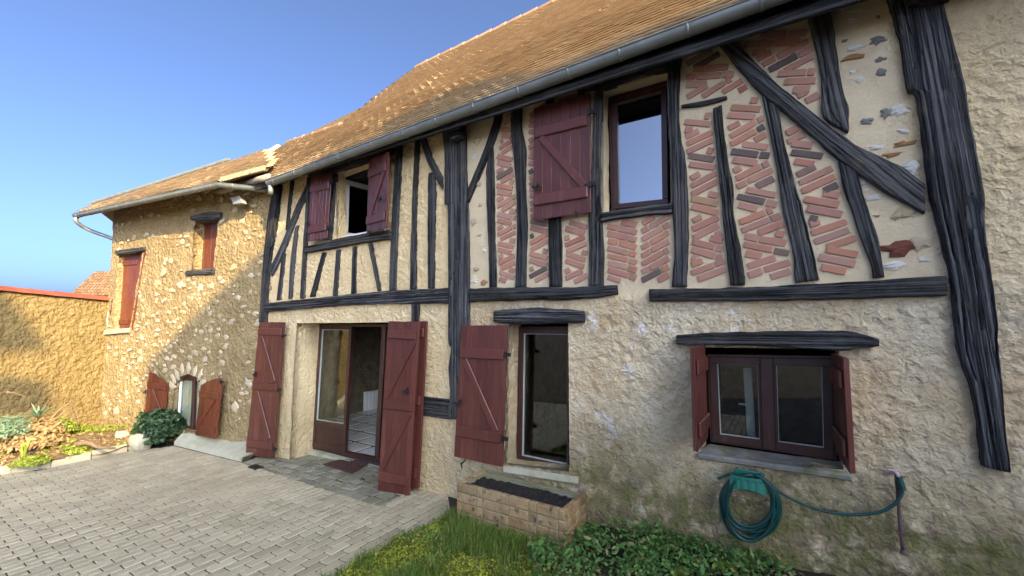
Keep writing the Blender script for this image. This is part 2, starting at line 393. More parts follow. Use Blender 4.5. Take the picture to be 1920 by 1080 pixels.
def mk_paver():
    m, n, b = _mat('sandy_concrete_paver'); vec = coords(n); r = rand01(n)
    col = ramp(n, r, [(0, (.42, .355, .23)), (.2, (.52, .445, .295)), (.45, (.45, .38, .25)), (.6, (.55, .475, .32)), (.8, (.48, .395, .255)), (.92, (.38, .32, .21)), (1, (.53, .46, .31))])
    col = mix(n, ramp(n, noise(n, vec, 160, 3, .6), [(.5, 0.), (.68, .55)]), col, (.22, .185, .135))
    col = mix(n, ramp(n, noise(n, vec, 1.2, 6, .65), [(.48, 0.), (.72, .5)]), col, (.24, .21, .15))
    tg = N(n, 'ShaderNodeNewGeometry'); col = mix(n, ramp(n, noise(n, tg.outputs['Position'], .75, 6, .7), [(.46, 0.), (.72, .45)]), col, (.27, .225, .14)); col = mix(n, ramp(n, noise(n, tg.outputs['Position'], 3.1, 6, .75), [(.58, 0.), (.70, .55)]), col, (.19, .18, .10))
    n.links.new(col, b.inputs['Base Color']); b.inputs['Roughness'].default_value = .9; b.inputs['Specular IOR Level'].default_value = .2
    bump(n, b, [(noise(n, vec, 150, 4, .6), .6, .004)]); return m
def mk_lawn():
    m, n, b = _mat('turf_and_soil'); vec = coords(n, rnd=False)
    soil = mix(n, ramp(n, noise(n, vec, 14, 6, .65), [(.35, 0.), (.7, 1.)]), (.030, .024, .018), (.060, .048, .034))
    turf = mix(n, ramp(n, noise(n, vec, 6, 6, .65), [(.35, 0.), (.65, 1.)]), (.075, .085, .022), (.17, .18, .035))
    n.links.new(mix(n, getattr_(n, 'turf'), soil, turf), b.inputs['Base Color']); b.inputs['Roughness'].default_value = .95; b.inputs['Specular IOR Level'].default_value = .15
    bump(n, b, [(noise(n, vec, 40, 6, .7), .9, .03), (noise(n, vec, 130, 4, .6), .6, .01)]); return m
M = dict(lawn=mk_lawn(),
    wall=mk_wall(), timber=mk_timber(), brick=mk_brick(), tile=mk_tile(), paver=mk_paver(),
    annex=mk_annex('flinty_lime_render', (.345, .26, .135), (.285, .205, .10), (.39, .305, .175), (.225, .15, .072)),
    yard=mk_annex('ochre_roughcast', (.245, .178, .076), (.205, .145, .06), (.27, .20, .095), (.165, .113, .048)),
    shutter=mk_shutter('burgundy_shutter_paint', (.082, .021, .015), (.118, .032, .023)),
    shutter2=mk_shutter('red_brown_shutter_paint', (.12, .026, .012), (.16, .038, .018)),
    frame=mk_shutter('dark_red_brown_joinery', (.036, .013, .010), (.055, .019, .015)),
    panel=mk_shutter('pane_panel_brown', (.060, .024, .018), (.075, .030, .022)),
    white=simple('white_joinery', (.78, .78, .74), (.70, .70, .66), rough=.4, bumps=(), spec=.5),
    glass=mk_glass('window_glass', 1.75), skyglass=mk_glass('coated_window_glass', 8.0, (.55, .6, .6)),
    zinc=simple('dull_zinc', (.25, .27, .25), (.18, .195, .18), 7, .5, ((40, .1, .002),), spec=.5, metal=.35),
    iron=simple('black_ironwork', (.012, .012, .013), (.02, .02, .02), rough=.5),
    stone=simple('pale_flint', (.60, .53, .40), (.44, .36, .24), 9, .8, ((40, .5, .01),), rnd=[(0, (.72, .68, .6)), (.5, (1, 1, 1)), (.8, (.85, .74, .58)), (1, (1.1, 1.1, 1.1))]),
    whitestone=simple('white_flint', (.80, .78, .72), (.52, .47, .38), 22, .6, ((40, .5, .01),)),
    darkstone=simple('black_flint', (.05, .048, .05), (.30, .29, .27), 16, .4, ((40, .5, .01),), spec=.5),
    orangestone=simple('iron_stone', (.40, .22, .09), (.30, .15, .06), 14, .8, ((40, .5, .01),)),
    redstone=simple('dark_red_stone', (.20, .06, .04), (.13, .045, .035), 10, .8, ((40, .5, .01),)),
    concrete=simple('mossy_concrete', (.46, .43, .33), (.36, .35, .24), 5, .92, ((50, .5, .006),), stain=((.25, .26, .12), 3.5, .5, .75)),
    sill=simple('worn_grey_sill', (.30, .29, .26), (.12, .115, .095), 5, .8, ((50, .5, .006),), stain=((.13, .14, .05), 7, .5, .66)),
    slab=simple('worn_flagstone', (.27, .25, .185), (.20, .18, .12), 10, .9, ((45, .6, .008),), rnd=[(0, .7), (.5, 1.), (1, 1.2)], stain=((.13, .135, .05), 5, .5, .72)),
    ground=simple('sandy_soil', (.055, .045, .032), (.03, .026, .02), 8, .95, ((30, .6, .02),)),
    soil=simple('dark_wet_soil', (.026, .021, .017), (.012, .010, .009), 14, .8, ((40, .9, .03), (120, .6, .01)), spec=.4),
    bedsoil=simple('dry_bed_soil', (.20, .14, .075), (.12, .08, .045), 10, .95, ((30, .8, .03),)),
    planter=simple('buff_moulded_brick', (.40, .30, .165), (.25, .16, .085), 9, .9, ((60, .5, .005),), rnd=[(0, (.6, .55, .5)), (.4, (1, 1, 1)), (.7, (.82, .70, .6)), (1, (1.05, 1., .9))], stain=((.07, .05, .04), 13, .56, .66)),
    mortar=simple('mossy_mortar', (.27, .24, .14), (.16, .16, .075), 9, .95, ((60, .5, .005),)),
    hose=simple('green_hose_rubber', (.004, .055, .048), (.003, .038, .036), rough=.42, bumps=(), spec=.5),
    plastic=simple('green_plastic', (.02, .19, .13), (.015, .14, .10), rough=.4, bumps=(), spec=.5),
    rust=simple('rusty_pipe', (.10, .055, .06), (.06, .04, .045), 20, .7),
    pinkpaint=simple('pink_tap_paint', (.55, .38, .42), (.4, .3, .32), rough=.5),
    radiator=simple('white_radiator', (.80, .80, .78), (.74, .74, .72), rough=.35, bumps=(), spec=.5),
    mat=simple('red_brown_rubber', (.10, .045, .035), (.06, .03, .025), 40, .8),
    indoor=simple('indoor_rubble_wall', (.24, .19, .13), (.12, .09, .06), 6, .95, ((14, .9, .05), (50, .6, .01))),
    slate=simple('pale_floor_slab', (.62, .60, .55), (.45, .43, .38), 3, .35, ((30, .2, .004),), spec=.5),
    dark=simple('room_shade_and_joint', (.05, .047, .045), (.035, .033, .03)),  # room shade put into the colour; also shows as the floor joints
    gasket=simple('grey_gasket', (.42, .47, .42), (.36, .40, .36), rough=.4, bumps=(), spec=.5),
    wood=simple('roof_board', (.13, .09, .055), (.08, .055, .035), 6, .9, stretch=(1, 10, 10)),
    mortarcap=simple('ridge_mortar', (.40, .35, .28), (.27, .22, .16), 9, .95, ((40, .7, .01),)),
    ridge=simple('pink_ridge_tile', (.40, .23, .14), (.30, .17, .10), 9, .9, rnd=[(0, .8), (1, 1.2)]),
    coping=simple('red_coping_tile', (.34, .085, .045), (.25, .07, .04), 12, .8, rnd=[(0, .8), (1, 1.2)]),
    pantile=simple('brown_pantile', (.22, .125, .065), (.16, .09, .05), 5, .85, rnd=[(0, .75), (1, 1.2)]),
    farwall=simple('neighbour_render', (.50, .43, .32), (.42, .36, .27), 3, .95),
    rock=simple('bed_boulder', (.46, .42, .33), (.30, .28, .19), 7, .95, ((25, .8, .03),)),
    kerb=simple('weathered_kerb', (.46, .42, .32), (.36, .33, .23), 8, .95, ((50, .5, .006),), rnd=[(0, .85), (1, 1.1)], stain=((.20, .20, .09), 6, .52, .72)),
    twig=simple('dry_branch', (.28, .19, .11), (.16, .11, .065), 12, .9, stretch=(1, 8, 8)),
    stalk=simple('dead_stem', (.16, .13, .085), (.09, .08, .05), 12, .9),
    grass=mk_leaf('lawn_grass', (.06, .13, .016), (.17, .26, .04), .3, dead=(.36, .29, .13)),
    moss=mk_leaf('yellow_moss', (.22, .27, .02), (.38, .40, .05), .2, .9),
    weed=mk_leaf('bluish_weed_leaf', (.04, .115, .028), (.13, .25, .06), .25, dead=(.24, .22, .08)),
    ivy=mk_leaf('dark_ivy_leaf', (.014, .034, .014), (.045, .085, .032), .1, .35),
    lime=mk_leaf('lime_ground_cover', (.17, .24, .03), (.33, .38, .07), .3),
    yucca=mk_leaf('blue_green_blade', (.14, .24, .16), (.26, .36, .22), .3),
    dry=mk_leaf('dry_tan_leaf', (.34, .22, .10), (.48, .34, .17), .3, .8),
    reflection_sheet=simple('cream_reflection_sheet', (.62, .58, .46), (.52, .48, .37), 4, .9, (), stretch=(20, 20, 1)),  # cream tone imitating the reflection in the arched pane
    lamp=simple('grey_lamp_housing', (.30, .30, .28), (.25, .25, .23), rough=.45),
)

# ------------------------------------------------------------------ ground
def sheet(name, xs, ys, zf, mat, kind='structure'):
    X, Y = np.meshgrid(xs, ys); V = np.column_stack([X.ravel(), Y.ravel(), zf(X.ravel(), Y.ravel())]); nx = len(xs)
    Fc = [(j * nx + i, j * nx + i + 1, (j + 1) * nx + i + 1, (j + 1) * nx + i) for j in range(len(ys) - 1) for i in range(nx - 1)]
    return tag(add(name, V, Fc, mat, origin=(0, 0, 0), smooth=True), kind=kind)
sheet('ground', np.r_[-900, -200, -60, np.linspace(-14, 6, 41), 60, 200, 900], np.r_[-900, -200, -60, np.linspace(-20, 20, 41), 60, 200, 900], lambda x, y: gz(x) - 0.0085, M['ground'])

# ------------------------------------------------------------------ walls with openings
def wall(name, to3d, outer, holes, depths, step, hfun, mat, parent, attrs=None, rings=3):
    pts = []; edges = []; hid = []
    def ring(poly):
        k0 = len(pts); P = np.asarray(poly, float); out = []
        for i in range(len(P)):
            a, b = P[i], P[(i + 1) % len(P)]; n = max(1, int(round(np.linalg.norm(b - a) / step)))
            for j in range(n): out.append(a + (b - a) * j / n)
        pts.extend(out); ids = list(range(k0, len(pts)))
        edges.extend((ids[i], ids[(i + 1) % len(ids)]) for i in range(len(ids))); return ids
    ring(outer)
    for hp in holes: hid.append(ring(hp))
    o = np.asarray(outer); a = np.arange(o[:, 0].min(), o[:, 0].max(), step); b = np.arange(o[:, 1].min(), o[:, 1].max(), step)
    A, B = np.meshgrid(a, b); g = np.column_stack([A.ravel(), B.ravel()]) + RNG.uniform(-.3, .3, (A.size, 2)) * step
    bp = np.array(pts); keep = inpoly(g, o)
    for hp in holes: keep &= ~inpoly(g, hp)
    g = g[keep]
    key = set(map(tuple, np.floor(bp / (step * .8)).astype(int).tolist()))
    gi = np.floor(g / (step * .8)).astype(int).tolist()
    g = g[[tuple(q) not in key for q in gi]]
    allp = np.vstack([bp, g])
    r = delaunay_2d_cdt([Vector(q) for q in allp], edges, [], 0, 1e-6)
    P = np.array([tuple(v) for v in r[0]]); T = np.array([f for f in r[2]]); cen = P[T].mean(1)
    k = inpoly(cen, o)
    for hp in holes: k &= ~inpoly(cen, hp)
    T = T[k]
    e1 = P[T[:, 1]] - P[T[:, 0]]; e2 = P[T[:, 2]] - P[T[:, 0]]; fl = (e1[:, 0] * e2[:, 1] - e1[:, 1] * e2[:, 0]) < 0; T[fl] = T[fl][:, ::-1]
    omap = {}
    for i, src in enumerate(r[3]):
        for q in src: omap[q] = i
    AB = [P]; DD = [hfun(P[:, 0], P[:, 1])]; F = T.tolist(); n = len(P)
    for ids, dep, hp in zip(hid, depths, holes):
        fr = [omap[q] for q in ids]; m = len(fr); c = P[fr]; prev = fr
        ar = 0.5 * sum(c[i, 0] * c[(i + 1) % m, 1] - c[(i + 1) % m, 0] * c[i, 1] for i in range(m))
        for q in range(1, rings + 1):
            cur = list(range(n, n + m)); n += m
            jit = np.column_stack([vnoise(np.column_stack([c * 14, np.full(m, q * 3.1)]), 5), vnoise(np.column_stack([c * 14, np.full(m, q * 3.1)]), 6)]) * .007
            AB.append(c + jit); DD.append(np.full(m, -dep * q / rings))
            for i in range(m):
                j = (i + 1) % m; f = (prev[i], prev[j], cur[j], cur[i]); F.append(f if ar < 0 else f[::-1])
            prev = cur
    AB = np.vstack(AB); DD = np.concatenate(DD)
    ob = add(name, to3d(AB[:, 0], AB[:, 1], DD), F, mat, parent, origin=(0, 0, 0), smooth=True)
    if attrs:
        for kname, fn in attrs.items(): attr(ob, kname, fn(AB[:, 0], AB[:, 1]))
    return ob
def xz(pl, y=0.0): return np.array([fac(u, v, y)[[0, 2]] for u, v in pl])
def sstep(a, b, x): t = np.clip((x - a) / (b - a), 0, 1); return t * t * (3 - 2 * t)

HOUSE = empty('timber_framed_house', (-2.5, 0, gz(-2.5)), 'half-timbered house with black oak beams, brick infill and brown clay roof', 'house')
HOLES = {
    'door': xz([(556, 606), (744, 604), (739, 935), (541, 880)]),
    'mid': xz([(954, 606), (1066, 606), (1068, 884), (947, 870)]),
    'right': xz([(1311, 651), (1573, 655), (1582, 882), (1315, 851)]),
    'up_left': xz([(630, 325), (694, 302), (690, 437), (632, 448)]),
    'up_right': xz([(1128, 170), (1253, 132), (1258, 384), (1131, 400)])}
DEP = {'door': .40, 'mid': .24, 'right': .24, 'up_left': .16, 'up_right': .17}
ZB = fac(1500, 545)[2]; XP = fac(862, 500)[0]; XR = fac(1800, 560)[0]
def f_up(x, z): return sstep(ZB - .06, ZB + .06, z)
def f_panel(x, z): return f_up(x, z) * sstep(XP, XP + .05, x) * (1 - sstep(XR - .10, XR - .02, x + .1 * (z - 2.5)))
def f_bay(x, z): return np.maximum(f_up(x, z), .75 * (1 - sstep(XP - .3, XP + .6, x))) * (1 - .0 * x) * (1 - sstep(XR - .3, XR, x) * .4)
def f_damp(x, z):
    h = z - gz(x) + .25 * fbm(np.column_stack([x * 2.2, z * 2.2, 0 * x]), 3, 31)
    return np.clip(1.3 * (1 - sstep(.10, 1.15, h)), 0, 1) * (.35 + .65 * sstep(-3.2, -1.2, x))
def f_bare(x, z): return (sstep(-2.6, -1.9, x) * (1 - sstep(-.6, .2, x)) * (1 - f_up(x, z)) + .8 * (1 - sstep(0, .22, abs(z - ZB + .14))) * sstep(-1.6, -1.1, x) * (1 - sstep(1., 1.4, x)))
def rough_h(x, z):
    q = np.column_stack([x, z, 0 * x]); wq = q[:, :2] + .03 * np.column_stack([vnoise(q * 9, 1), vnoise(q * 9, 2)])
    big = scales(wq, .075, 3) * .0075 + scales(wq + 5, .045, 9) * .0045 + fbm(q * 22, 3, 4) * .006
    fin = scales(wq, .05, 3) * .008 + fbm(q * 34, 3, 4) * .0055
    up = f_up(x, z); pn = f_panel(x, z); bayw = np.maximum(up, .35 * (1 - sstep(XP - .3, XP + .6, x)))
    big = big * (.45 + .75 * sstep(-.25, .35, fbm(q * 1.6, 3, 15)))
    h = big * (1 - bayw) + fin * bayw
    h = h * (1 - pn) + pn * (fbm(q * 30, 3, 8) * .0028 + fbm(q * 7, 2, 9) * .004)
    bulge = fbm(q * 1.3, 2, 12) * .02 * (1 - up) + .05 * (1 - sstep(.0, .75, z - gz(x) + .12 * fbm(q * 2, 2, 13))) * sstep(-2.4, -1.6, x)
    return h + bulge
wall('wall', lambda a, b, d: np.column_stack([a, -d, b]), [(XC - .02, -.3), (4.2, -.3), (4.2, 4.72), (XC - .02, 4.72)],
     list(HOLES.values()), list(DEP.values()), .021, rough_h, M['wall'], HOUSE,
     dict(bay=f_bay, panel=f_panel, damp=f_damp, bare=f_bare))

# ------------------------------------------------------------------ timbers
def timber(L, R, thick=.035, name='timber', plane=None, parent=None, m=28, depth_in=.03, seed=None):
    plane = plane or fac; seed = random.randint(0, 9999) if seed is None else seed
    Lw = np.array([plane(*p) for p in L]); Rw = np.array([plane(*p) for p in R])
    ln = np.linalg.norm((Lw[0] + Rw[0]) / 2 - (Lw[-1] + Rw[-1]) / 2); n = max(6, int(ln / .03))
    Lw = resample(smooth_path(Lw, 4) if len(Lw) > 2 else Lw, n); Rw = resample(smooth_path(Rw, 4) if len(Rw) > 2 else Rw, n)
    wd = np.linalg.norm(Lw - Rw, axis=1).mean(); out = np.array([0, -1.0, 0]) if plane is fac else AN
    ax = (Lw[-1] + Rw[-1] - Lw[0] - Rw[0]); ax /= np.linalg.norm(ax)
    nn = np.column_stack([np.arange(n) * .35, np.zeros(n), np.zeros(n)])
    jl = fbm(nn, 3, seed) * .007; jr = fbm(nn + 50, 3, seed) * .007; side = (Rw - Lw) / (np.linalg.norm(Rw - Lw, axis=1)[:, None] + 1e-9)
    Lw = Lw + side * jl[:, None]; Rw = Rw + side * jr[:, None]
    rows = [0] + list(range(n)) + [n - 1]; cols = [0.0] + list(np.linspace(0, 1, m)) + [1.0]; V = []
    S, W_ = np.meshgrid(np.arange(n), np.linspace(0, 1, m), indexing='ij')
    q = np.column_stack([S.ravel() * .03 * .4, W_.ravel() * wd * 60, np.zeros(S.size)])
    gr = (fbm(q, 3, seed + 3)).reshape(n, m)
    qc = np.column_stack([S.ravel() * .03 * .32, W_.ravel() * wd * 13 + 9, np.zeros(S.size)]); cr = vnoise(qc, seed + 7).reshape(n, m)
    prof = 1 - .3 * np.abs(2 * W_ - 1) ** 14
    hgt = thick * prof + gr * .008 - np.where(np.abs(cr) < .055, .020, 0) * (np.abs(2 * W_ - 1) < .9) * (vnoise(qc * [.6, .3, 1], seed + 8).reshape(n, m) > -.1) + fbm(np.column_stack([S.ravel() * .08, np.zeros(S.size), np.zeros(S.size)]), 2, seed + 9).reshape(n, m) * .006
    for i, r in enumerate(rows):
        end = i in (0, len(rows) - 1)
        for j, c in enumerate(cols):
            p = Lw[r] * (1 - c) + Rw[r] * c; jj = min(max(j - 1, 0), m - 1)
            d = -depth_in if (end or j in (0, len(cols) - 1)) else hgt[r, jj]
            V.append(p + out * d)
    k = len(cols); Fc = [(i * k + j, i * k + j + 1, (i + 1) * k + j + 1, (i + 1) * k + j) for i in range(len(rows) - 1) for j in range(k - 1)]
    V = np.array(V); f = Fc[len(Fc) // 2]; nn_ = np.cross(V[f[1]] - V[f[0]], V[f[3]] - V[f[0]])
    if np.dot(nn_, out) < 0: Fc = [t[::-1] for t in Fc]
    ey = -out; ez = np.cross(ax, ey); Rm = np.column_stack([ax, ey, ez])
    return add(name, V, Fc, M['timber'], parent or HOUSE, R=Rm, smooth=True)
T = [  # (left edge, right edge) top to bottom, or lower edge / upper edge along a beam; thickness
 ([(1336, 73), (1419, 171), (1473, 215), (1572, 301), (1655, 360), (1731, 402)], [(1364, 64), (1447, 150), (1489, 187), (1551, 236), (1613, 280), (1681, 311), (1731, 347)], .045),
 ([(1515, 37), (1530, 104), (1541, 171), (1543, 221), (1588, 252)], [(1557, 25), (1564, 67), (1580, 171), (1590, 207), (1590, 250)], .038),
 ([(1571, 304), (1582, 358), (1595, 394), (1613, 446), (1631, 493), (1635, 522)], [(1607, 325), (1624, 386), (1642, 436), (1650, 480), (1657, 520)], .032),
 ([(1429, 181), (1445, 259), (1458, 332), (1468, 399), (1486, 467), (1491, 531)], [(1462, 206), (1468, 259), (1494, 353), (1515, 430), (1536, 525)], .034),
 ([(1337, 207), (1344, 290), (1354, 384), (1362, 467), (1370, 535)], [(1353, 199), (1364, 290), (1375, 353), (1377, 405), (1396, 508), (1397, 535)], .034),
 ([(1279, 204), (1318, 199), (1364, 187)], [(1279, 199), (1318, 191), (1363, 182)], .03),
 ([(1254, 107), (1253, 182), (1261, 363), (1266, 467), (1261, 538)], [(1279, 98), (1274, 171), (1276, 249), (1287, 311), (1292, 415), (1289, 538)], .045),
 ([(1221, 565), (1400, 565), (1600, 560), (1772, 555)], [(1220, 543), (1400, 539), (1600, 529), (1770, 518)], .055),
 ([(884, 566), (1000, 563), (1080, 562), (1160, 553)], [(884, 541), (1000, 539), (1080, 539), (1158, 535)], .05),
 ([(503, 585), (620, 575), (720, 570), (846, 569)], [(500, 569), (560, 563), (700, 548), (846, 540)], .05),
 ([(1098, 172), (1137, 168), (1201, 146), (1254, 134)], [(1098, 168), (1137, 155), (1201, 136), (1254, 114)], .045),
 ([(1117, 170), (1112, 300), (1106, 395), (1107, 470), (1105, 537)], [(1129, 168), (1128, 300), (1128, 395), (1133, 470), (1133, 537)], .04),
 ([(1024, 184), (1030, 412), (1032, 538)], [(1038, 180), (1053, 412), (1055, 537)], .035),
 ([(1084, 168), (1084, 210)], [(1096, 163), (1096, 210)], .03),
 ([(961, 199), (961, 249), (966, 304), (972, 398), (970, 483), (969, 539)], [(979, 195), (980, 245), (987, 279), (987, 364), (990, 407), (987, 538)], .038),
 ([(931, 203), (924, 240), (907, 292), (880, 356)], [(945, 199), (941, 228), (924, 279), (881, 380)], .038),
 ([(923, 278), (915, 309), (913, 338), (917, 449), (919, 539)], [(925, 274), (927, 300), (928, 338), (930, 453), (933, 538)], .03),
 ([(745, 272), (740, 367), (735, 467), (733, 545)], [(755, 269), (753, 333), (748, 433), (744, 544)], .034),
 ([(781, 261), (777, 360), (773, 450), (771, 543)], [(788, 258), (787, 300), (783, 387), (782, 542)], .034),
 ([(789, 257), (803, 303), (820, 337), (832, 356)], [(797, 254), (813, 297), (832, 333)], .032),
 ([(807, 326), (805, 347), (805, 433), (805, 541)], [(812, 324), (818, 342), (817, 433), (816, 541)], .03),
 ([(577, 475), (620, 468), (673, 458), (738, 449)], [(577, 463), (607, 457), (653, 445), (738, 431)], .06),
 ([(583, 334), (630, 324), (693, 304), (740, 289)], [(583, 328), (627, 314), (692, 296), (741, 279)], .05),
 ([(622, 328), (618, 400), (616, 450)], [(631, 325), (628, 400), (623, 450)], .035),
 ([(579, 334), (576, 397), (571, 467), (565, 560)], [(584, 331), (581, 397), (577, 467), (573, 559)], .034),
 ([(579, 345), (553, 400), (533, 453), (512, 495)], [(584, 353), (560, 407), (535, 473), (512, 519)], .036),
 ([(547, 341), (542, 387), (538, 432)], [(553, 338), (546, 387), (543, 430)], .026),
 ([(556, 427), (547, 483), (543, 560)], [(561, 423), (555, 483), (549, 560)], .026),
 ([(531, 478), (521, 563)], [(537, 475), (528, 562)], .026),
 ([(606, 474), (583, 557)], [(613, 473), (592, 556)], .026),
 ([(633, 470), (626, 555)], [(640, 468), (633, 554)], .026),
 ([(663, 464), (660, 551)], [(670, 462), (668, 550)], .026),
 ([(692, 458), (710, 546)], [(699, 456), (716, 545)], .026),
 ([(516, 353), (505, 417), (497, 500), (493, 560), (490, 604)], [(530, 348), (523, 413), (510, 487), (505, 558), (503, 604)], .05),
 ([(774, 571), (774, 604)], [(787, 570), (787, 604)], .03),
 ([(792, 779), (820, 782), (848, 785)], [(792, 742), (820, 746), (848, 749)], .03),
 ([(931, 603), (970, 608), (1020, 607), (1098, 605)], [(931, 582), (1010, 577), (1098, 583)], .06),
 ([(1273, 646), (1400, 647), (1489, 651), (1566, 656), (1619, 652), (1644, 648)], [(1272, 627), (1393, 622), (1566, 620), (1615, 626), (1644, 636)], .09),
 ([(832, 243), (838, 300), (838, 384), (844, 390), (845, 563), (845, 640), (851, 652), (846, 690), (848, 735), (843, 784)], [(872, 232), (876, 262), (877, 340), (880, 400), (882, 480), (881, 563), (880, 640), (876, 700), (868, 750), (860, 784)], .06),
 ([(1655, -30), (1661, 0), (1684, 78), (1700, 171), (1716, 189), (1736, 337), (1752, 415), (1778, 524), (1792, 651), (1817, 728), (1831, 810), (1838, 870)], [(1752, -30), (1767, 20), (1788, 104), (1804, 166), (1824, 280), (1840, 373), (1845, 467), (1861, 560), (1870, 695), (1877, 791), (1887, 880)], .07),
 ([(505, 352), (590, 322), (735, 275), (880, 224), (1000, 182), (1094, 157), (1256, 106), (1331, 76), (1516, 31), (1600, 8), (1700, -22)], [(505, 325), (590, 295), (735, 246), (880, 192), (1000, 142), (1094, 112), (1256, 57), (1331, 30), (1516, -22), (1600, -50), (1700, -85)], .06),
]
for L, R, th in T: timber(L, R, th)
# beam ends that project over the posts
Qd = Quad(fac(850, 240, -.05), fac(872, 229, -.05), fac(875, 261, -.05), fac(857, 271, -.05))
add('beam_end', *Qd.box(0, Qd.W, 0, Qd.H, 0, .12, .012), M['timber'], HOUSE)
Qd = Quad(fac(1690, -22, -.05), fac(1778, -44, -.05), fac(1782, 8, -.05), fac(1700, 22, -.05))
add('beam_end', *Qd.box(0, Qd.W, 0, Qd.H, 0, .16, .02), M['timber'], HOUSE)

# ------------------------------------------------------------------ brick infill: tilted courses between the posts
INF = []; PANELS = []
def courses(poly, cells, BL=.19, BT=.051, J=.0125, tilt=(17, 23), start=1):
    PANELS.append((poly, 14)); P = xz(poly); c = P.mean(0); P = c + (P - c) * .97
    z0, z1 = P[:, 1].min(), P[:, 1].max(); x0, x1 = P[:, 0].min() - .1, P[:, 0].max() + .1
    nb = max(1, int(round((z1 - z0) / cells))); hh = (z1 - z0) / nb; sg = start
    for k in range(nb):
        a0, a1 = z0 + k * hh + .006, z0 + (k + 1) * hh - .006
        th = sg * rad(random.uniform(*tilt)); sg = -sg
        e = np.array([math.cos(th), math.sin(th)]); f = np.array([-e[1], e[0]]); o = np.array([(x0 + x1) / 2, (a0 + a1) / 2])
        lim = (abs(x1 - x0) + hh)
        for q in np.arange(-lim, lim, BT + J):
            ts = np.arange(-lim, lim, .006); ok = np.ones(len(ts), bool)
            for dd in (-BT / 2, BT / 2):
                X = o + np.outer(ts, e) + f * (q + dd); ok &= inpoly(X, P) & (X[:, 1] > a0 - .03) & (X[:, 1] < a1 + .03)
            mid = o + np.outer(ts, e) + f * q; ok &= (mid[:, 1] > a0) & (mid[:, 1] < a1)
            i = 0
            while i < len(ts):
                if not ok[i]: i += 1; continue
                j = i
                while j < len(ts) and ok[j]: j += 1
                t, te = ts[i], ts[j - 1]; first = random.random() < .3
                while te - t > .035:
                    ln = min(BL * random.uniform(.93, 1.04), te - t)
                    if first and te - t > BL + .06: ln = random.uniform(.06, .1)
                    first = False
                    if te - t - ln < .045 and te - t - ln > 0: ln = min(te - t, BL * 1.1)
                    if ln > .03: INF.append((o + e * (t + ln / 2) + f * q, ln, BT * random.uniform(.92, 1.06), th + rad(random.uniform(-1.5, 1.5))))
                    t += ln + J
                i = j
courses([(1283, 206), (1334, 207), (1344, 300), (1354, 390), (1361, 480), (1367, 532), (1293, 535), (1295, 415), (1290, 311), (1280, 240)], .17)
courses([(1358, 202), (1372, 190), (1424, 172), (1430, 200), (1444, 270), (1457, 345), (1468, 410), (1486, 480), (1488, 531), (1401, 533), (1399, 505), (1380, 400), (1378, 350), (1367, 285)], .185, start=1)
courses([(1467, 216), (1490, 226), (1560, 300), (1570, 322), (1581, 370), (1594, 410), (1612, 460), (1616, 520), (1540, 524), (1517, 430), (1497, 350), (1472, 265)], .20, start=-1)
courses([(1283, 102), (1335, 80), (1400, 158), (1412, 176), (1360, 179), (1283, 194)], .17, tilt=(6, 24))
courses([(1372, 72), (1513, 38), (1529, 110), (1539, 170), (1541, 215), (1490, 183), (1450, 146)], .19, tilt=(2, 24))
courses([(1137, 414), (1197, 403), (1197, 533), (1137, 534)], 2, start=-1, tilt=(18, 20))
courses([(1200, 403), (1259, 392), (1258, 533), (1200, 533)], 2, start=1, tilt=(24, 26))
courses([(1057, 412), (1104, 406), (1104, 535), (1058, 535)], .16)
courses([(991, 200), (1022, 188), (1028, 412), (1031, 536), (991, 537), (993, 410), (989, 280)], .17)
courses([(948, 204), (960, 201), (960, 250), (964, 310), (970, 400), (968, 480), (967, 537), (935, 537), (932, 450), (930, 340), (930, 300), (941, 235)], .16, start=-1)
courses([(1042, 182), (1082, 170), (1082, 187), (1042, 197)], .2, tilt=(2, 6))
def rect_pts(b, g=0., nx=7, ny=4):
    c, ln, bt, th = b; e = np.array([math.cos(th), math.sin(th)]); f = np.array([-e[1], e[0]]); A, B = np.meshgrid(np.linspace(-.5, .5, nx) * (ln + g), np.linspace(-.5, .5, ny) * (bt + g)); return c + np.outer(A.ravel(), e) + np.outer(B.ravel(), f)
def in_rect(P, b, g):
    c, ln, bt, th = b; e = np.array([math.cos(th), math.sin(th)]); d = P - c; return (np.abs(d @ e) < (ln + g) / 2) & (np.abs(d @ np.array([-e[1], e[0]])) < (bt + g) / 2)
for poly, lim in PANELS:                                   # odd bats fill the wedges between the courses
    P = xz(poly); c0 = P.mean(0); P = c0 + (P - c0) * .97; got = 0
    for _ in range(260):
        if len(INF) >= 298 or got >= lim: break
        b = (RNG.uniform(P.min(0), P.max(0)), random.uniform(.035, .085), random.uniform(.032, .047), rad(random.choice((-20, 20, 0)) + random.uniform(-6, 6)))
        Q_ = rect_pts(b)
        if not inpoly(Q_, P).all(): continue
        if any(np.abs(b[0] - o_[0]).max() < .2 and (in_rect(Q_, o_, .018).any() or in_rect(rect_pts(o_), b, .018).any()) for o_ in INF): continue
        INF.append(b); got += 1
BM = []
for k in range(8):
    V, Fc = cbox((-.5, -.5, -.5), (.5, .5, .5), .0); V, Fc = cbox((-.5, -.5, -.5), (.5, .5, .5), .07)
    V += RNG.uniform(-.025, .025, V.shape) * [.35, .3, 1.5]; BM.append(mesh_data('brick', V, Fc, M['brick']))
for i, (c, ln, bt, th) in enumerate(INF):
    inst('brick', BM[i % 8], (c[0], .006 - random.uniform(0, .004), c[1]), HOUSE, roty(-th), (ln, .03, bt))
print('bricks', len(INF))
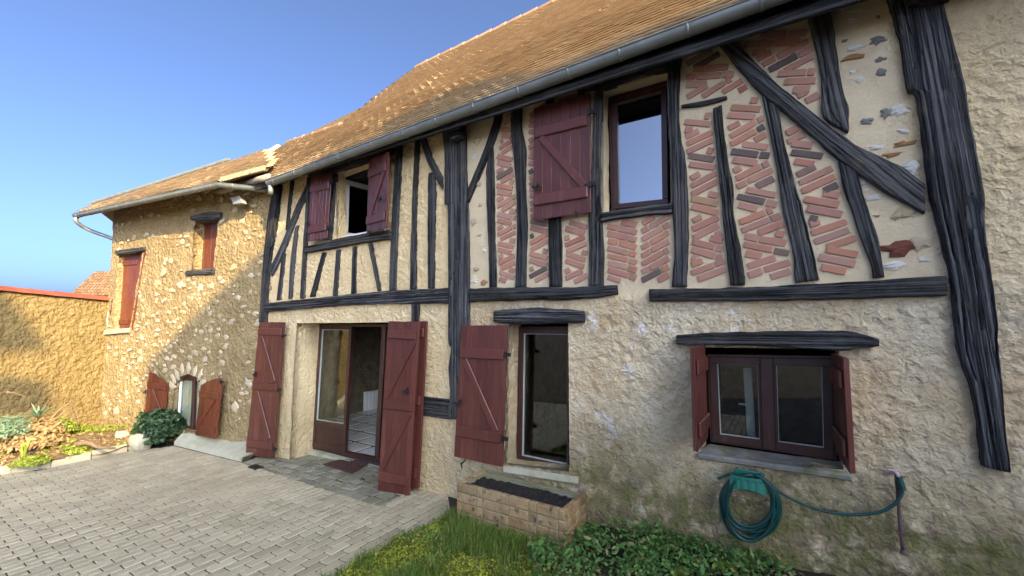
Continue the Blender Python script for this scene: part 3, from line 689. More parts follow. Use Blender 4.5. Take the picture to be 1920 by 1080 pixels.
# flints bedded in the plain panels
def stones(spec, plane, parent, mats, nmesh=8, R=None, seed=5):
    MS = {}
    for k, (u, v, w_, h_, mt) in enumerate(spec):
        key = (mt, k % nmesh)
        if key not in MS: V, Fc = blob(11, .45, .35, seed + k); MS[key] = mesh_data('flint', V, Fc, M[mt])
        p = plane(u, v); s_ = px(p)
        inst('flint', MS[key], p, parent, R, (w_ * s_ * .5, min(w_, h_) * s_ * .55 + .006, h_ * s_ * .5))
stones([(1598, 20, 24, 6, 'whitestone'), (1597, 38, 14, 9, 'whitestone'), (1605, 48, 10, 6, 'whitestone'), (1647, 32, 9, 7, 'darkstone'), (1606, 89, 30, 11, 'whitestone'), (1645, 77, 24, 15, 'darkstone'), (1584, 76, 10, 6, 'darkstone'), (1600, 107, 32, 14, 'orangestone'), (1650, 112, 18, 10, 'darkstone'), (1600, 136, 14, 9, 'whitestone'), (1613, 149, 16, 12, 'whitestone'), (1653, 135, 20, 14, 'darkstone'), (1688, 208, 30, 20, 'whitestone'), (1660, 214, 16, 18, 'darkstone'), (1626, 227, 20, 13, 'darkstone'), (1694, 246, 18, 12, 'whitestone'), (1694, 270, 32, 10, 'orangestone'), (1673, 290, 34, 10, 'orangestone'), (1711, 313, 28, 26, 'whitestone'), (1643, 277, 24, 10, 'whitestone'), (1620, 343, 12, 8, 'whitestone'), (1622, 357, 10, 7, 'whitestone'), (1636, 371, 24, 12, 'whitestone'), (1690, 402, 34, 24, 'stone'), (1681, 466, 52, 26, 'redstone'), (1725, 456, 30, 26, 'stone'), (1681, 497, 40, 16, 'whitestone'), (1731, 487, 22, 11, 'whitestone'), (1645, 405, 14, 6, 'orangestone'),
        (895, 265, 18, 14, 'stone'), (890, 295, 14, 10, 'whitestone'), (905, 310, 12, 10, 'stone'), (898, 345, 12, 12, 'stone'), (888, 415, 12, 16, 'stone'), (900, 440, 10, 8, 'stone'), (908, 470, 10, 7, 'whitestone'), (893, 505, 12, 10, 'stone'), (906, 530, 14, 10, 'orangestone'), (888, 527, 16, 8, 'whitestone'), (900, 385, 9, 8, 'stone'), (1180, 148, 20, 5, 'stone'), (1213, 137, 12, 4, 'darkstone')], fac, HOUSE, None)

# ------------------------------------------------------------------ roofs
class Roof:
    def __init__(s, A, B, inward, slope):
        s.o = np.asarray(A, float); s.ex = np.asarray(B, float) - A; s.ex /= np.linalg.norm(s.ex)
        es = np.asarray(inward, float) * math.cos(slope) + np.array([0, 0, math.sin(slope)]); es -= s.ex * np.dot(es, s.ex); s.es = es / np.linalg.norm(es)
        s.en = np.cross(s.ex, s.es)
        if s.en[2] < 0: s.en = -s.en
    def rf(s, u, v): p = hit(u, v, s.o, s.en) - s.o; return np.array([np.dot(p, s.ex), np.dot(p, s.es)])
    def P(s, L): L = np.atleast_2d(L); return s.o + np.outer(L[:, 0], s.ex) + np.outer(L[:, 1], s.es) + np.outer(L[:, 2], s.en)
def ongrid(poly):  # triangulated outline
    r = delaunay_2d_cdt([Vector(q) for q in poly], [(i, (i + 1) % len(poly)) for i in range(len(poly))], [], 1, 1e-6)
    return [tuple(f) for f in r[2]], np.array([tuple(v) for v in r[0]])
def deck(name, rf, poly, parent, mat, d0=-.03, d1=0.0):
    Fc, P = ongrid(poly); n = len(P); V = np.vstack([rf.P(np.column_stack([P, np.full(n, d1)])), rf.P(np.column_stack([P, np.full(n, d0)]))])
    Fs = list(Fc) + [tuple(i + n for i in f[::-1]) for f in Fc]; m = len(poly)
    Fs += [(i, (i + 1) % m, (i + 1) % m + n, i + n) for i in range(m)]
    return add(name, V, Fs, mat, parent)
def tiles(rf, poly, roof, singles=300, EXP=.105, TW=.165, TL=.16, left=None, right=None):
    P = np.asarray(poly); a0, a1 = P[:, 0].min(), P[:, 0].max(); s1 = P[:, 1].max(); out = []
    for i, s in enumerate(np.arange(-.05, s1, EXP)):
        for a in np.arange(a0 - TW + (TW / 2 if i % 2 else 0), a1, TW):
            if inpoly([(a + TW / 2, max(s + .06, .01))], P)[0]: out.append((a, s + random.uniform(-.003, .003)))
    out = np.array(out); n = len(out); sag = fbm(np.column_stack([out * .9, np.zeros(n)]), 3, 77) * .02
    tl = RNG.uniform(-.0012, .0012, (n, 4)); cen = rf.P(np.column_stack([out[:, 0] + TW / 2, out[:, 1], np.zeros(n)]))
    def tv(k):
        a, s = out[k]; g = .0008; lo, hi = .040 + sag[k], .010 + sag[k]; w_ = TW - g
        if left is not None: e_ = left(s); w_ = max(.01, a + w_ - max(a, e_)); a = max(a, e_)
        if right is not None: w_ = max(.01, min(a + w_, right(s)) - a)
        q = [(a, s, lo + tl[k, 0]), (a + w_, s, lo + tl[k, 0]), (a + w_, s + TL, hi), (a, s + TL, hi)]
        b = [(x, y, z - .015) for x, y, z in q]
        return rf.P(b + q)
    vis = []
    for k in range(n):
        r = cen[k] - CAM; f = np.array([-sh * cp, ch * cp, sp]); z = np.dot(r, f)
        rr = np.array([ch, sh, 0]); uu = np.cross(rr, f); u = np.dot(r, rr) / z * F_PX + 960; v = 540 - np.dot(r, uu) / z * F_PX
        if z > 0 and -10 < u < 1930 and -10 < v < 1090: vis.append((z, k))
    vis.sort(); one = set(k for _, k in vis[:singles]); mb = MB()
    for k in range(n):
        if k in one: add('tile', tv(k), BOXF, M['tile'], roof)
        else: mb.put(tv(k), BOXF)
    print('tiles', n)
    if mb.n: tag(mb.add('tile_courses', M['tile'], roof, origin=(0, 0, 0)), kind='stuff')
def gutter(path, r, parent, name='gutter', n=12, brackets=.55, mat=None):
    P = np.asarray(path, float); T = np.diff(P, axis=0); T /= np.linalg.norm(T, axis=1)[:, None]; V = []; m = len(P)
    prof = [(math.cos(a), math.sin(a)) for a in np.linspace(math.pi, 2 * math.pi, n)]
    prof = [(-1 - .14, .10), (-1.10, .2), (-.98, .16)] + prof + [(.98, .16), (1.10, .2), (1.14, .1)]
    inn = [(x * .93, y * .93 + .02) for x, y in prof[::-1]]; prof = prof + inn; k = len(prof)
    for i in range(m):
        t = T[min(i, m - 2)] if i in (0, m - 1) else T[i - 1] + T[i]; t = t / np.linalg.norm(t); sd = np.cross(t, (0, 0, 1)); sd /= np.linalg.norm(sd)
        sc_ = 1.0 if i in (0, m - 1) else 1 / max(.5, math.sqrt((1 + np.dot(T[i - 1], T[i])) / 2))
        for x, y in prof: V.append(P[i] + sd * x * r * sc_ + np.array([0, 0, y * r]))
    Fc = [(i * k + j, i * k + (j + 1) % k, (i + 1) * k + (j + 1) % k, (i + 1) * k + j) for i in range(m - 1) for j in range(k)]
    h = k // 2
    for e in (0, m - 1): Fc.append(tuple(e * k + j for j in range(h)))
    g = add(name, V, Fc, M['zinc'], parent, smooth=True)
    try: g.data.set_sharp_from_angle(angle=rad(50))
    except Exception: pass
    for i in range(m - 1):
        L = np.linalg.norm(P[i + 1] - P[i]); sd = np.cross(T[i], (0, 0, 1)); sd /= np.linalg.norm(sd)
        for q in np.arange(brackets * .4, L, brackets):
            c = P[i] + T[i] * (q + random.uniform(-.08, .08)); mb = MB(); arc = []
            for a in np.linspace(math.pi * .93, 2.07 * math.pi, 13): arc.append((math.cos(a), math.sin(a)))
            VV = []
            for dx, s_ in ((-.011, 1.0), (-.009, 1.07), (.009, 1.07), (.011, 1.0)):
                for x, y in arc: VV.append(c + T[i] * dx + sd * x * r * s_ + np.array([0, 0, y * r * s_]))
            nn = len(arc); add('bracket', VV, [(a_ * nn + j, a_ * nn + j + 1, (a_ + 1) * nn + j + 1, (a_ + 1) * nn + j) for a_ in range(3) for j in range(nn - 1)], M['zinc'], g, smooth=True)
    return g
def ridge_tiles(rf, pts, parent, r=.085, step=.36, mat='ridge'):
    P = [np.asarray(p, float) for p in pts]
    for a, b in zip(P[:-1], P[1:]):
        L = np.linalg.norm(b - a); n = max(1, int(L / step)); t = (b - a) / L
        for i in range(n):
            p0 = a + t * (L * i / n - .03); p1 = a + t * (L * (i + 1) / n); V = []
            for p, rr in ((p0, r * 1.12), (p1, r * .92)):
                for k in range(9):
                    an = -.15 + (math.pi + .3) * k / 8; q = rf.P([(*p, 0)])[0]; sd = np.cross(rf.ex, (0, 0, 1)); sd /= np.linalg.norm(sd)
                    V.append(q + sd * math.cos(an) * rr + np.array([0, 0, math.sin(an) * rr - .03 + random.uniform(-.002, .002)]))
            Fc = [(k, k + 1, 9 + k + 1, 9 + k) for k in range(8)] + [tuple(range(9)), tuple(range(17, 8, -1))]
            add('ridge_tile', V, Fc, M[mat], parent, smooth=False)

GA, GB = fac(505, 342, -.36), fac(1425, 4, -.36); GE = GA + (GB - GA) * ((4.15 - GA[0]) / (GB[0] - GA[0]))
RM = Roof(GA + np.array([0, .03, .05]), GE + np.array([0, .03, .05]), (0, 1, 0), rad(47))
top = [RM.rf(u, v) for u, v in ((1030, 0), (742, 156))]
sr = (top[0][1] + top[1][1]) / 2; aend = 4.2 - GA[0]
sweep = [RM.rf(u, v) for u, v in ((742, 156), (700, 186), (668, 214), (640, 235), (590, 252), (540, 268))]
sweep = [np.array([p[0], min(p[1], sr)]) for p in sweep]; sweep[0][1] = sr
polyM = [np.array([-.05, -.02]), np.array([aend, -.02]), np.array([aend, sr])] + sweep + [np.array([sweep[-1][0] - .02, .6])]
ROOF = deck('roof', RM, polyM, HOUSE, M['wood'])
lfx = lambda s_: float(np.interp(s_, [-.02, .6, sweep[-1][1]], [-.05, sweep[-1][0] - .02, sweep[-1][0]]))
tiles(RM, polyM, ROOF, 300, left=lfx)
ridge_tiles(RM, [np.array([aend, sr]), sweep[0]], ROOF)
ridge_tiles(RM, [sweep[3], sweep[4], sweep[5]], ROOF, .075, .4)
# rear slope
ridge_w = RM.P([(sweep[0][0], sr, 0), (aend, sr, 0)]); low = [RM.P([(p[0], p[1], 0)])[0] for p in sweep]
back = low + [ridge_w[1]]; mb = MB(); nB = len(back)
V = np.vstack([back, [p + np.array([0, 4.0, -4.0]) for p in back]]); mb.put(V, [(i, i + 1, i + 1 + nB, i + nB) for i in range(nB - 1)])
mb.add('rear_slope', M['tile'], ROOF)
GUT = gutter([GA, GE], .062, HOUSE, brackets=.52)
timber_f = fac
# fascia board under the eave
Vb, Fb = box((XC, -.30, GA[2] - .01), (4.15, -.27, GA[2] + .07)); add('fascia_board', Vb, Fb, M['timber'], HOUSE)
Vb, Fb = box((XC, -.27, GA[2] + .045), (4.15, -.01, GA[2] + .062)); Vb[[2, 3, 6, 7], 2] += .25; add('soffit_board', Vb, Fb, M['timber'], HOUSE)

# ------------------------------------------------------------------ shutters
def small_latch(Q, s, t, parent, sz=.09, d=.03):
    mb = MB(); mb.put(*Q.box(s - sz / 2, s + sz / 2, t - .008, t + .008, d, d + .016, .002))
    mb.put(*Q.box(s + .01, s + .032, t - .042, t + .042, d, d + .012, .002)); mb.put(*Q.bar((s - .02, t - .03), (s + .03, t + .025), .013, d + .01, d + .024, .002))
    mb.add('latch', M['iron'], parent)
def hinge(Q, s, t, sgn, parent):
    mb = MB(); mb.put(*Q.box(min(s, s + sgn * .05), max(s, s + sgn * .05), t - .018, t + .018, -.01, .014, .002)); mb.put(*Q.box(s - .008, s + .008, t - .03, t + .03, .0, .026, .003)); mb.add('hinge', M['iron'], parent)
def shutter(tl, tr, br, bl, npl=6, battens=(.8, .2), braces=(), latch=None, hinges=(), mat='shutter', th=.03, arc=None, parent=None, label=None, to=None, back=False):
    Q = Quad(tl, tr, br, bl, to); W_, H_ = Q.W, Q.H; m = M[mat]; parent = parent or HOUSE
    topf = (lambda s: H_) if arc is None else (lambda s: H_ * arc(s / W_))
    core = MB(); cut = min(topf(0.02), topf(W_ - .02)); core.put(*Q.box(.004, W_ - .004, .004, cut - .004, -th, -.008, .003))
    S = core.add('shutter', m, parent)
    if label: S['label'] = label
    pw = W_ / npl
    for i in range(npl):
        V, Fc = cbox((i * pw + .0006, 0, -.010), ((i + 1) * pw - .0006, H_, 0), .0032)
        if arc is not None:
            k = V[:, 1] > H_ / 2; V[k, 1] = [topf(s) - (H_ - t) for s, t in V[k, :2]]
        add('plank', Q.P(V), Fc, m, S)
    for b in battens: add('batten', *Q.box(.012, W_ - .025, H_ * b - .055, H_ * b + .055, .0005, .022, .009), m, S)
    for (p, q) in braces: add('brace', *Q.bar((p[0] * W_, p[1] * H_), (q[0] * W_, q[1] * H_), .07, .0008, .017, .006), m, S)
    if latch: small_latch(Q, latch[0] * W_, latch[1] * H_, S)
    for sgn, t in hinges: hinge(Q, W_ if sgn > 0 else 0, t * H_, sgn, S)
    return S
def fq(pts, ys): return [fac(u, v, y) for (u, v), y in zip(pts, ys)]
Zb = [((.1, .74), (.85, .24))]
shutter(*fq([(583, 331), (622, 323), (613, 446), (576, 453)], (-.14, -.09, -.09, -.14)), npl=6, battens=(.80, .17), braces=[((.22, .75), (.88, .22))], latch=(.06, .27), hinges=[(1, .85), (1, .15)])
shutter(*fq([(692, 299), (728, 284), (724, 427), (687, 437)], (-.10, -.24, -.24, -.10)), npl=6, battens=(.80, .16), braces=[((.85, .75), (.18, .21))], latch=(.82, .38))
shutter(*fq([(1000.5, 203), (1106, 173), (1108, 398), (1000.5, 413)], (-.11, -.09, -.09, -.11)), npl=6, battens=(.77, .17), braces=[((.14, .72), (.90, .22))], latch=(.08, .28), hinges=[(1, .83), (1, .23)])
shutter(*fq([(486, 604), (533, 604), (512, 860), (460, 853)], (-.22, -.12, -.12, -.22)), npl=5, battens=(.93, .52, .09), braces=[((.16, .89), (.82, .56)), ((.2, .48), (.82, .14))], latch=(.12, .61), hinges=[(1, .9), (1, .5), (1, .07)])
shutter(*fq([(748, 603), (800, 602), (784, 917), (728, 905)], (-.10, -.10, -.10, -.10)), npl=5, battens=(.93, .52, .09), hinges=[(-1, .85), (-1, .2)])
shutter(*fq([(728, 602), (786, 604), (767, 931), (708, 919)], (-.26, -.19, -.19, -.26)), npl=6, battens=(.925, .51, .085), braces=[((.88, .88), (.1, .55)), ((.88, .47), (.1, .13))], latch=(.75, .60))
shutter(*fq([(865, 610), (951, 610), (942, 876), (851, 856)], (-.12, -.09, -.09, -.12)), npl=8, battens=(.79, .20), braces=[((.12, .74), (.86, .24))], latch=(.06, .41), hinges=[(1, .79), (1, .2)])
# the two leaves of the low window stand straight out from the wall
xr_h, xr_f = fac(1568, 849)[0], fac(1593, 889, -.46)[0]; zt, zb = fac(1557, 661)[2], fac(1568, 849)[2]
shutter((xr_h, -.02, zt), (xr_f, -.46, zt), (xr_f, -.46, zb), (xr_h, -.02, zb), npl=5, battens=(.80, .20), to=(-3, -.2, 1.5))
xl_h = fac(1330, 849)[0]; xl_f = fac(1308, 849, -.46)[0]; zt, zb = fac(1308, 651, -.46)[2], fac(1311, 849, -.46)[2]
shutter((xl_h, -.02, zt), (xl_f, -.46, zt), (xl_f, -.46, zb), (xl_h, -.02, zb), npl=5, battens=(.80, .20), to=(3, -.2, 1.5))

# ------------------------------------------------------------------ windows and doors
def pane(Q, s0, s1, t0, t1, d, parent, mat='glass'): return add('pane', *Q.box(s0, s1, t0, t1, d - .004, d + .004, .001), M[mat], parent)
def frame_rect(Q, s0, s1, t0, t1, w_, d0, d1, mat, parent, name, top=None, bot=None, c=.004):
    mb = MB(); top = top or w_; bot = bot or w_
    mb.put(*Q.box(s0, s0 + w_, t0 + bot, t1 - top, d0, d1, c)); mb.put(*Q.box(s1 - w_, s1, t0 + bot, t1 - top, d0, d1, c))
    mb.put(*Q.box(s0, s1, t0, t0 + bot, d0, d1, c)); mb.put(*Q.box(s0, s1, t1 - top, t1, d0, d1, c)); return mb.add(name, M[mat], parent)
# upper right window: fixed light that mirrors the sky
Q = Quad(*[fac(u, v, .15) for u, v in ((1141, 182), (1264, 146), (1267, 388), (1146, 399))])
WN = frame_rect(Q, 0, Q.W, 0, Q.H, .045, -.05, .0, 'frame', HOUSE, 'window', top=.07); frame_rect(Q, .035, Q.W - .06, .030, Q.H - .05, .05, -.03, .025, 'frame', WN, 'sash', bot=.045)
pane(Q, .08, Q.W - .09, .07, Q.H - .10, -.004, WN, 'skyglass')
timber([(1130, 417), (1195, 407), (1262, 401)], [(1130, 400), (1195, 391), (1262, 382)], .055, name='window_sill')
# upper left window: white casement swung inwards
Q = Quad(*[fac(u, v, .13) for u, v in ((634, 329), (700, 304), (694, 438), (635, 449))])
WN = frame_rect(Q, 0, Q.W, 0, Q.H, .04, -.05, .0, 'white', HOUSE, 'window')
a = fac(641, 400, .13)[0]; zt, zb = fac(641, 336, .13)[2], fac(641, 443, .13)[2]
Qs = Quad((a, .16, zt), (a + .07, .62, zt), (a + .07, .62, zb), (a, .16, zb), to=(3, 0, 3)); SS = frame_rect(Qs, 0, Qs.W, 0, Qs.H, .07, -.04, .02, 'white', WN, 'casement'); pane(Qs, .06, Qs.W - .06, .06, Qs.H - .06, 0, WN)
# middle window
Q = Quad(*[fac(u, v, .20) for u, v in ((972, 612), (1078, 612), (1078, 890), (968, 866))])
WN = frame_rect(Q, 0, Q.W, 0, Q.H, .04, -.06, .0, 'frame', HOUSE, 'window'); frame_rect(Q, .03, Q.W - .03, .03, Q.H - .03, .045, -.04, .02, 'frame', WN, 'sash', bot=.05)
pane(Q, .07, Q.W - .07, .075, Q.H - .07, -.01, WN); frame_rect(Q, .073, Q.W - .073, .078, Q.H - .073, .009, -.02, .006, 'gasket', WN, 'glazing_gasket', c=.002)
Qs = Quad(fac(948, 866, .2), fac(1078, 892, .2), fac(1085, 897, -.03), fac(943, 876, -.03), to=(0, 0, 9)); add('window_sill', *Qs.box(0, Qs.W, 0, Qs.H, -.05, .012, .006), M['concrete'], HOUSE)
# low right window, two sashes with a broad meeting stile
Q = Quad(*[fac(u, v, .21) for u, v in ((1325, 664), (1566, 667), (1570, 864), (1332, 829))])
WN = frame_rect(Q, 0, Q.W, 0, Q.H, .03, -.06, .0, 'frame', HOUSE, 'window'); hw = Q.W / 2
for s0, s1 in ((.02, hw - .004), (hw + .004, Q.W - .02)):
    sa = frame_rect(Q, s0, s1, .02, Q.H - .02, .058, -.04, .02, 'frame', WN, 'sash'); pane(Q, s0 + .05, s1 - .05, .07, Q.H - .07, -.01, sa); frame_rect(Q, s0 + .056, s1 - .056, .076, Q.H - .076, .006, -.02, .004, 'gasket', sa, 'glazing_gasket', c=.002)
add('meeting_stile', *Q.box(hw - .045, hw + .045, .02, Q.H - .02, .018, .04, .006), M['frame'], WN)
Qs = Quad(fac(1328, 832, .2), fac(1576, 868, .2), fac(1600, 893, -.05), fac(1305, 851, -.05), to=(0, 0, 9)); add('window_sill', *Qs.box(0, Qs.W, 0, Qs.H, -.04, .006, .012), M['sill'], HOUSE)
Qi = Quad(*[fac(u, v, .5) for u, v in ((1393, 690), (1409, 690), (1417, 822), (1401, 818))]); ic = frame_rect(Qi, 0, Qi.W, 0, Qi.H, .035, -.03, .0, 'white', WN, 'inner_casement'); add('handle', *Qi.box(-.05, .03, Qi.H * .45, Qi.H * .45 + .015, .0, .02, .003), M['white'], WN)
# glazed door
Q = Quad(*[fac(u, v, .37) for u, v in ((599, 607), (730, 608), (716, 868), (584, 842))])
DR = frame_rect(Q, 0, Q.W, 0, Q.H, .04, -.07, .0, 'frame', HOUSE, 'glazed_door', bot=.05); W_ = Q.W; m0, m1 = .44 * W_, .505 * W_
lf = frame_rect(Q, .035, m1, .045, Q.H - .03, .055, -.05, .015, 'frame', DR, 'door_leaf', bot=.07)
add('kick_panel', *Q.box(.08, m1 - .05, .10, .40, -.03, .004, .01), M['frame'], lf); add('rail', *Q.box(.08, m1 - .05, .38, .45, -.04, .014, .006), M['frame'], lf)
pane(Q, .08, m1 - .05, .44, Q.H - .08, -.012, lf); frame_rect(Q, .088, m1 - .053, .45, Q.H - .085, .008, -.02, .006, 'gasket', lf, 'glazing_gasket', c=.002)
add('jamb_stile', *Q.box(W_ - .14, W_ - .06, .045, Q.H - .03, -.05, .015, .005), M['frame'], DR)
Vt, Ft = box((fac(541, 880)[0], .30, .1), (fac(744, 880)[0], .46, fac(650, 858, .37)[2] - .01)); add('threshold', Vt, Ft, M['concrete'], HOUSE)

# ------------------------------------------------------------------ rooms behind the openings
X0, X1 = XC - .75, 2.3; FZ = fac(650, 850, .37)[2] - .02
XPART = fac(800, 600)[0] + .15
def slabw(name, lo, hi, mat, parent=HOUSE): return add(name, *box(lo, hi), M[mat], parent)
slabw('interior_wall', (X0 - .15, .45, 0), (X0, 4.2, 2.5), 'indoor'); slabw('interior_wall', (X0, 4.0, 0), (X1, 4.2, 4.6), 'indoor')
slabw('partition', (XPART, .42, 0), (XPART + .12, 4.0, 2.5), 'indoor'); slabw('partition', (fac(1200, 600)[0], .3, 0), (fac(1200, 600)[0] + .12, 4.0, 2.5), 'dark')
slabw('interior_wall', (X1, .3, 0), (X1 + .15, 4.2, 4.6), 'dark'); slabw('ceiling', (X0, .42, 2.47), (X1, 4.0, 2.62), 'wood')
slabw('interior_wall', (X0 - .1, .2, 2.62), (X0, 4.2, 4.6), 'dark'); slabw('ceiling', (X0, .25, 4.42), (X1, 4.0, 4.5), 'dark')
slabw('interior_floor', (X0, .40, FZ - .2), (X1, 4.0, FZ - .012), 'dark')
# front inner lining closes the rooms towards the wall core
mb = MB()
for z0, z1 in ((0, 2.5), (2.55, 4.45)):
    hs = sorted([(HOLES[k][:, 0].min() - .03, HOLES[k][:, 0].max() + .03) for k in (('door', 'mid', 'right') if z0 == 0 else ('up_left', 'up_right'))]); x = X0
    for a_, b_ in hs + [(X1, X1)]:
        if a_ > x: mb.put(*box((x, .405 if z0 == 0 else .18, z0), (a_, .44 if z0 == 0 else .2, z1)))
        x = b_
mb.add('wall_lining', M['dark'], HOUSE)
k = 0
for ix, x in enumerate(np.arange(X0, XPART - .1, .46)):
    for iy, y in enumerate(np.arange(.42, 3.6, .46)):
        add('floor_slab', *cbox((x + .03, y + .03, FZ - .02), (min(x + .43, XPART - .02), y + .43, FZ + random.uniform(0, .003)), .004), M['slate'], HOUSE)
ra, rb = hit(683, 735, (X0 + .06, 0, 0), (1, 0, 0)), hit(683, 786, (X0 + .06, 0, 0), (1, 0, 0))
RAD = empty('radiator', (X0 + .06, ra[1] + .4, rb[2]), 'white ribbed wall radiator seen inside through the open glazed door', 'radiator')
y0 = ra[1]; zt, zb = ra[2], rb[2]; add('panel', *cbox((X0 + .03, y0 - .0, zb), (X0 + .09, y0 + .85, zt), .008), M['radiator'], RAD)
for i in range(10): add('rib', *cbox((X0 + .088, y0 + .012 + i * .084, zb + .02), (X0 + .105, y0 + .07 + i * .084, zt - .02), .006), M['radiator'], RAD)

# ------------------------------------------------------------------ stone annex
AX = empty('stone_annex', AP + AD * 2.5 + np.array([0, 0, gz(XC - 2.5)]), 'flint-stone annex with small shuttered windows left of the timber-framed house', 'annex')
def ax_a(p): return (-anx_s(p), p[2])
def axp(pl, n=0.0): return np.array([ax_a(anx(u, v, n)) for u, v in pl])
SE = anx_s(anx(193, 700)); ZT = anx(300, 365)[2] + .05
AH = [axp([(223, 479), (268, 472), (243, 616), (204, 620)]), axp([(366, 416), (408, 411), (400, 504), (360, 508)]),
      axp([(322, 800), (325, 760), (329, 719), (338, 707), (352, 701), (367, 706), (379, 718), (378, 760), (376, 813)])]
def ax3(a, b, d): return AP + np.outer(-a, AD) + np.outer(d, AN) + np.outer(b, (0, 0, 1.0))
def annex_h(a, b):
    q = np.column_stack([a, b, 0 * a]); wq = q[:, :2] + .04 * np.column_stack([vnoise(q * 8, 1), vnoise(q * 8, 2)])
    return scales(wq, .11, 23) * .009 + fbm(q * 18, 3, 24) * .012 + fbm(q * 2, 2, 25) * .02
wall('wall', ax3, [(-SE, -.4), (.06, -.4), (.06, ZT), (-SE, ZT)], AH, [.28, .3, .12], .04, annex_h, M['annex'], AX)
# gable end going back from the far corner
V = [AP + AD * SE + AN * .0 + np.array([0, 0, z]) for z in (-.4, ZT)] + [AP + AD * SE - AN * 3.5 + np.array([0, 0, z]) for z in (-.4, ZT + 1.2)]
add('gable_wall', V + [v + AD * -.3 for v in V], [(0, 1, 3, 2), (4, 6, 7, 5), (1, 5, 7, 3), (0, 4, 5, 1), (2, 3, 7, 6)], M['annex'], AX)
AR = np.column_stack([-AD, -AN, (0, 0, 1.0)])             # local x right, y into the wall
SM = [mesh_data('flint', *blob(9, .42, .35, 100 + k), M['stone']) for k in range(12)]
cnt = 0; tries = 0; placed = []
while cnt < 280 and tries < 9000:
    tries += 1; s = random.uniform(.12, SE - .1); z = random.uniform(gz(XC - s) + .25, ZT - .15)
    dens = .35 + .65 * math.exp(-((z - 2.0) / 1.0) ** 2) * (1 if s < SE * .85 else .6)
    if random.random() > dens: continue
    w_ = random.choice((.03, .04, .05, .06, .07, .09)) * random.uniform(.8, 1.3); h_ = w_ * random.uniform(.35, .75)
    if any(inpoly([(-s + dx, z + dz)], hh)[0] for hh in AH for dx in (-w_ - .02, w_ + .02) for dz in (-h_ - .04, h_ + .05)): continue
    if any(abs(s - a) < (w_ + c) * .85 and abs(z - b) < (h_ + d) * .9 for a, b, c, d in placed): continue
    placed.append((s, z, w_, h_)); cnt += 1
    inst('flint', SM[cnt % 12], AP + AD * s + AN * .004 + np.array([0, 0, z]), AX, AR @ roty(random.uniform(-.25, .25)), (w_, .045, h_))
# arch stones
for i in range(9):
    an = math.pi * (1.02 - 1.04 * i / 8); c = np.array(ax_a(anx(352, 735))); r = .50
    a_, b_ = c[0] + math.cos(an) * r * .98, c[1] + math.sin(an) * r * .62 + .10
    inst('arch_stone', SM[i], AP - AD * a_ + AN * .006 + np.array([0, 0, b_]), AX, AR @ roty(-(an - math.pi / 2) * -.8 * -1), (.055, .05, .11))
timber([(221, 477), (250, 476), (274, 470)], [(220, 470), (250, 466), (273, 463)], .04, plane=anx, parent=AX, name='lintel')
timber([(362, 413), (390, 417), (417, 410)], [(362, 406), (390, 399), (417, 398)], .05, plane=anx, parent=AX, name='lintel')
timber([(352, 517), (404, 514)], [(352, 508), (404, 503)], .04, plane=anx, parent=AX, name='window_sill')
Qs = Quad(anx(198, 619, .0), anx(246, 615, .0), anx(243, 624, .0), anx(199, 628, .0)); add('window_sill', *Qs.box(0, Qs.W, 0, Qs.H, -.2, .05, .012), M['concrete'], AX)
def aq(pts, ns): return [anx(u, v, n) for (u, v), n in zip(pts, ns)]
shutter(*aq([(226, 478), (262, 474), (241, 617), (208, 620)], [-.10] * 4), npl=4, battens=(.88, .1), mat='shutter2', parent=AX, latch=(.3, .42), label='red-brown closed shutter leaf in the left annex window')
shutter(*aq([(256, 474), (271, 473), (247, 617), (236, 618)], [-.20, .02, .02, -.20]), npl=2, battens=(), mat='shutter2', parent=AX)
shutter(*aq([(372, 414), (412, 409), (406, 506), (368, 509)], [-.16] * 4), npl=3, battens=(), mat='shutter2', parent=AX)
# arched window
Q = Quad(*[anx(u, v, -.07) for u, v in ((335, 700), (388, 704), (385, 824), (328, 800))])
add('room_wall', *Q.box(-.4, Q.W + .4, -.3, Q.H + .3, -.9, -.8, .01), M['farwall'], AX); WN = frame_rect(Q, 0, Q.W, 0, Q.H, .05, -.05, .0, 'frame', AX, 'window', top=.12, bot=.09); pane(Q, .04, Q.W - .04, .08, Q.H - .1, -.02, WN)
cx_ = np.linspace(.03, Q.W - .03, 40); Vc = Q.P([(x_, t_, -.052 + .010 * math.sin(x_ * 70)) for t_ in (.05, Q.H - .05) for x_ in cx_]); add('reflection_sheet', Vc, [(i_, i_ + 1, 41 + i_, 40 + i_) for i_ in range(39)], M['reflection_sheet'], WN, smooth=True)  # cream sheet added behind the pane, standing in for its beige reflection
add('mullion', *Q.box(Q.W * .52, Q.W * .52 + .07, .06, Q.H - .06, -.04, .012, .006), M['frame'], WN); add('glazing_gasket', *Q.box(.06, .09, .1, Q.H - .14, -.03, .004, .002), M['white'], WN)
shutter(*aq([(279, 697), (315, 704), (308, 786), (270, 780)], [.10, .05, .05, .10]), npl=5, battens=(.72, .1), braces=[((.25, .66), (.85, .1))], mat='shutter2', parent=AX, arc=lambda t: 1.0 - .20 * max(0, t) ** 1.8, latch=(.03, .55))
shutter(*aq([(378, 705), (416, 709), (403, 823), (366, 816)], [.05, .16, .16, .05]), npl=6, battens=(.70, .13), braces=[((.8, .64), (.12, .18))], mat='shutter2', parent=AX, arc=lambda t: .84 + .16 * (1 - (1 - min(1, max(0, t))) ** 1.8), hinges=[(1, .94)])
